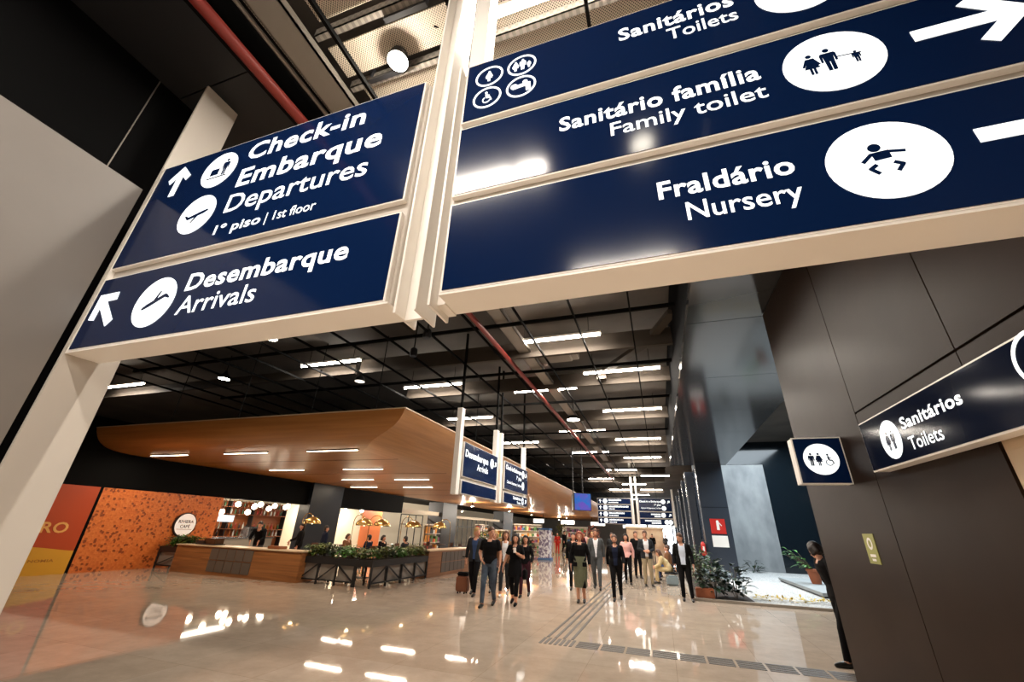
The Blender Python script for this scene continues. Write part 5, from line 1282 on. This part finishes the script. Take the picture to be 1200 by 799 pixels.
p = person('woman in pink top with long dark hair behind the bearded man', (-1.36, 18.2, 0), 0.05, 1.70, WALK_B, (w_trousers(C_BLACK), w_shoes(), w_top(C_PINK, 'long', 'top', 0.014)), ('long', 'dark'), female=True, vox=0.012)
p = person('person in black coat standing just left of the man in khaki trousers', (-1.12, 20.9, 0), 0.4, 1.82, {}, SUIT(C_BLACK, C_BLACK), ('short', 'brown'), vox=0.012)
p = person('man in khaki trousers and open dark jacket looking down at his hands', (-0.62, 17.9, 0), 0.15, 1.84, {'elL': (-0.25, 0.03, 1.14), 'wrL': (-0.07, -0.22, 1.08), 'hdL': (0.7, -0.4, 0.1), 'elR': (0.25, 0.03, 1.14), 'wrR': (0.07, -0.22, 1.06), 'hdR': (-0.7, -0.4, 0.1), 'knR': (0.10, -0.06, 0.49), 'anR': (0.12, 0.0, 0.085)}, (w_trousers(C_KHAKI), w_shoes(), w_top(C_WHITE, 'none', 'shirt', 0.013), w_scarf(C_WHITE), w_jacket(C_CHAR, 0.06)), ('short', 'brown'), pitch=0.15, yaw=-0.1)
p = person('man in black suit and open pale blue shirt standing before the plants, looking down', (0.53, 14.78, 0), -0.05, 1.78, {'knL': (-0.09, -0.05, 0.49), 'anL': (-0.10, 0.02, 0.085), 'anR': (0.13, -0.06, 0.085), 'knR': (0.11, -0.06, 0.49), 'wrR': (0.26, -0.10, 0.89), 'elR': (0.245, 0.03, 1.13)}, (w_trousers(C_BLACK), w_shoes(), w_top(C_LBLUE, 'none', 'shirt', 0.013), w_scarf(C_LBLUE), w_jacket(C_BLACK, 0.075)), ('short', 'brown'), pitch=0.22, yaw=-0.5)
p = person('person in black leaning forward, half hidden behind the brown panelled wall', (2.53, 8.86, 0), -1.45, 1.72, {'pel': (0, 0.06, 0.94), 'wai': (0, 0.05, 1.08), 'che': (0, -0.01, 1.26), 'nek': (0, -0.06, 1.42), 'shL': (-0.18, -0.03, 1.39), 'shR': (0.18, -0.03, 1.39), 'elL': (-0.24, 0.02, 1.12), 'elR': (0.24, -0.04, 1.12), 'wrL': (-0.2, 0.10, 0.92), 'wrR': (0.16, 0.10, 0.92), 'hpL': (-0.09, 0.06, 0.89), 'hpR': (0.09, 0.06, 0.89), 'knL': (-0.10, 0.05, 0.48), 'anL': (-0.10, 0.10, 0.085), 'knR': (0.10, -0.06, 0.49), 'anR': (0.10, -0.10, 0.085)}, SUIT(C_BLACK, C_BLACK), ('bob', 'dark'), pitch=0.5, yaw=-1.2)

# seated people along the right side, on bench seats
SIT = dict(pel=(0, 0.0, 0.52), wai=(0, 0.0, 0.66), che=(0, -0.02, 0.85), nek=(0, -0.03, 1.02), shL=(-0.17, -0.02, 0.985), shR=(0.17, -0.02, 0.985), elL=(-0.22, -0.08, 0.73), elR=(0.22, -0.08, 0.73), wrL=(-0.12, -0.30, 0.66), wrR=(0.12, -0.30, 0.66), hdL=(0.3, -0.9, -0.1), hdR=(-0.3, -0.9, -0.1),
           hpL=(-0.09, -0.02, 0.50), hpR=(0.09, -0.02, 0.50), knL=(-0.11, -0.46, 0.50), knR=(0.11, -0.46, 0.50), anL=(-0.11, -0.50, 0.09), anR=(0.11, -0.44, 0.09))
def bench(x, y, lab):
    t = thing('bench_seat', lab, 'seat', (x, y, 0))
    MB().box((x - 0.26, y - 0.25, 0.36), (x + 0.24, y + 0.25, 0.41)).build('seat', C_CHAR, t, bevel=0.015)
    MB().bar((x + 0.24, y - 0.25, 0.68), (x + 0.24, y + 0.25, 0.68), 0.05, 0.46).build('backrest', C_CHAR, t, bevel=0.015)
    for dy in (-0.2, 0.2):
        for dx in (-0.22, 0.2): MB().bar((x + dx, y + dy, 0), (x + dx, y + dy, 0.36), 0.035).build('leg', M_CHROME, t)
for i, (x, y) in enumerate(((0.2, 19.2), (0.25, 20.6), (0.3, 22.2))):
    bench(x, y, ['waiting seat nearest the standing man in black suit', 'waiting seat second along the right side', 'waiting seat third along the right side'][i])
p = person('person in cream coat bending forward on a waiting seat over a pale blue bag', (0.13, 19.2, 0), -PI / 2, 1.70, {**SIT, 'che': (0, -0.16, 0.80), 'nek': (0, -0.28, 0.92), 'wai': (0, -0.05, 0.66), 'shL': (-0.17, -0.24, 0.90), 'shR': (0.17, -0.24, 0.90), 'elL': (-0.21, -0.34, 0.66), 'elR': (0.21, -0.34, 0.66), 'wrL': (-0.12, -0.52, 0.55), 'wrR': (0.12, -0.52, 0.55)}, (w_trousers(C_BEIGE), w_shoes(), w_top(C_BEIGE, 'long', 'coat', 0.03)), ('long', 'brown'), female=True, vox=0.013, pitch=0.3)
p = person('person in brown jacket on the second waiting seat', (0.18, 20.6, 0), -PI / 2, 1.74, SIT, (w_trousers(C_BLUE), w_shoes(), w_top(C_BROWN, 'long', 'jacket', 0.025)), ('short', 'brown'), vox=0.013)
p = person('person in blue jacket on the third waiting seat', (0.23, 22.2, 0), -PI / 2, 1.74, SIT, (w_trousers(C_BLACK), w_shoes(), w_top(C_BLUE, 'long', 'jacket', 0.025)), ('short', 'dark'), vox=0.013)
bgg = thing('travel_bag', 'pale blue-grey bag on the floor beside the seated person in cream', 'bag', (0.15, 18.7, 0))
MB().box((0.0, 18.62, 0.0), (0.42, 18.86, 0.34)).build('body', CL_('bag_grey', (132, 146, 152)), bgg, bevel=0.06)
MB().tube([(0.08, 18.74, 0.32), (0.12, 18.74, 0.44), (0.3, 18.74, 0.44), (0.34, 18.74, 0.32)], 0.012, 8).build('handle', C_BLACK, bgg)

# cafe staff and guests, far passers-by
STAFF = {**SIT}
p = person('barista in black stooping over the cafe counter', (-14.9, 13.6, 0), 0.5, 1.74, {'che': (0, -0.14, 1.24), 'nek': (0, -0.26, 1.37), 'wai': (0, -0.03, 1.08), 'shL': (-0.18, -0.22, 1.34), 'shR': (0.18, -0.22, 1.34), 'elL': (-0.24, -0.30, 1.08), 'elR': (0.24, -0.30, 1.08), 'wrL': (-0.14, -0.48, 0.98), 'wrR': (0.14, -0.48, 0.98)}, SUIT(C_BLACK, C_BLACK, C_GREY), ('short', 'dark'), vox=0.013, pitch=0.2)
p = person('person in black at the right part of the cafe counter, reaching left', (-13.6, 14.3, 0), -0.9, 1.66, {'elL': (-0.25, -0.15, 1.16), 'wrL': (-0.2, -0.40, 1.05)}, SUIT(C_BLACK, C_BLACK), ('short', 'dark'), vox=0.013)
p = person('person in dark navy standing by the navy pier behind the counter', (-13.2, 15.2, 0), 2.6, 1.60, {}, SUIT(C_NAVY, C_NAVY, C_BLACK), ('short', 'dark'), vox=0.013)
k = 0
GUEST = ['guest with brown hair seated at the terrace table nearest the navy pier', 'guest in dark navy facing left at the terrace table nearest the navy pier', 'guest in black on the left chair of the next terrace table', 'guest in charcoal on the right chair of the next terrace table']
for (x, y) in TABLES[:2]:
    for sg in (-1, 1):
        p = person(GUEST[k], (x + 0.60 * sg, y, 0), sg * -PI / 2, 1.70, {**SIT, 'knL': (-0.11, -0.42, 0.5), 'knR': (0.11, -0.42, 0.5), 'anL': (-0.11, -0.36, 0.09), 'anR': (0.11, -0.36, 0.09)}, (w_trousers(C_BLACK), w_shoes(), w_top((C_BROWN, C_NAVY, C_BLACK, C_CHAR)[k], 'long', 'jacket', 0.02)), ('bob' if k in (0, 2) else 'short', ('brown', 'dark', 'dark', 'dark')[k]), vox=0.014, face=False); k += 1
FAR = [('figure in red far along the corridor by the shops', -8.15, 36.3, 1.62, C_RED, C_RED, 0.3), ('figure in white beside the figure in red', -8.75, 36.8, 1.66, C_WHITE, C_WHITE, 0.0), ('dark-dressed passer-by right of the figure in red', -8.3, 39.9, 1.78, C_BLACK, C_BLACK, 0.9),
       ('passer-by in white trousers far down the corridor', -7.6, 41.0, 1.75, C_BLACK, C_WHITE, 0.1), ('passer-by in black at the bright far end of the corridor', -0.9, 46.0, 1.78, C_BLACK, C_BLACK, 0.0), ('passer-by in grey at the bright far end of the corridor', 0.35, 52.0, 1.75, C_GREY, C_BLACK, 0.2),
       ('passer-by in maroon behind the grey suited man', -4.6, 27.0, 1.72, CL_('maroon', (66, 34, 44)), C_BLACK, 0.0), ('passer-by in cream behind the grey suited man', -3.5, 24.0, 1.74, C_BEIGE, C_CHAR, 0.2), ('passer-by in pink left of the woman in the olive skirt', -4.9, 30.0, 1.70, C_PINK, C_CHAR, -0.1), ('passer-by in charcoal between the suited men', -2.6, 25.0, 1.72, C_CHAR, C_BLACK, 0.1)]
for i, (lab, x, y, h, tp, tr, rz) in enumerate(FAR):
    person(lab, (x, y, 0), rz, h, WALK_A if i % 2 else WALK_B, (w_trousers(tr), w_shoes(), w_top(tp, 'long', 'top', 0.018)), ('bob' if i in (0, 6, 8) else 'short', ('dark', 'blond', 'dark', 'brown', 'dark', 'grey', 'auburn', 'blond', 'dark', 'brown')[i]), vox=0.018, face=False, female=i in (0, 6, 8))
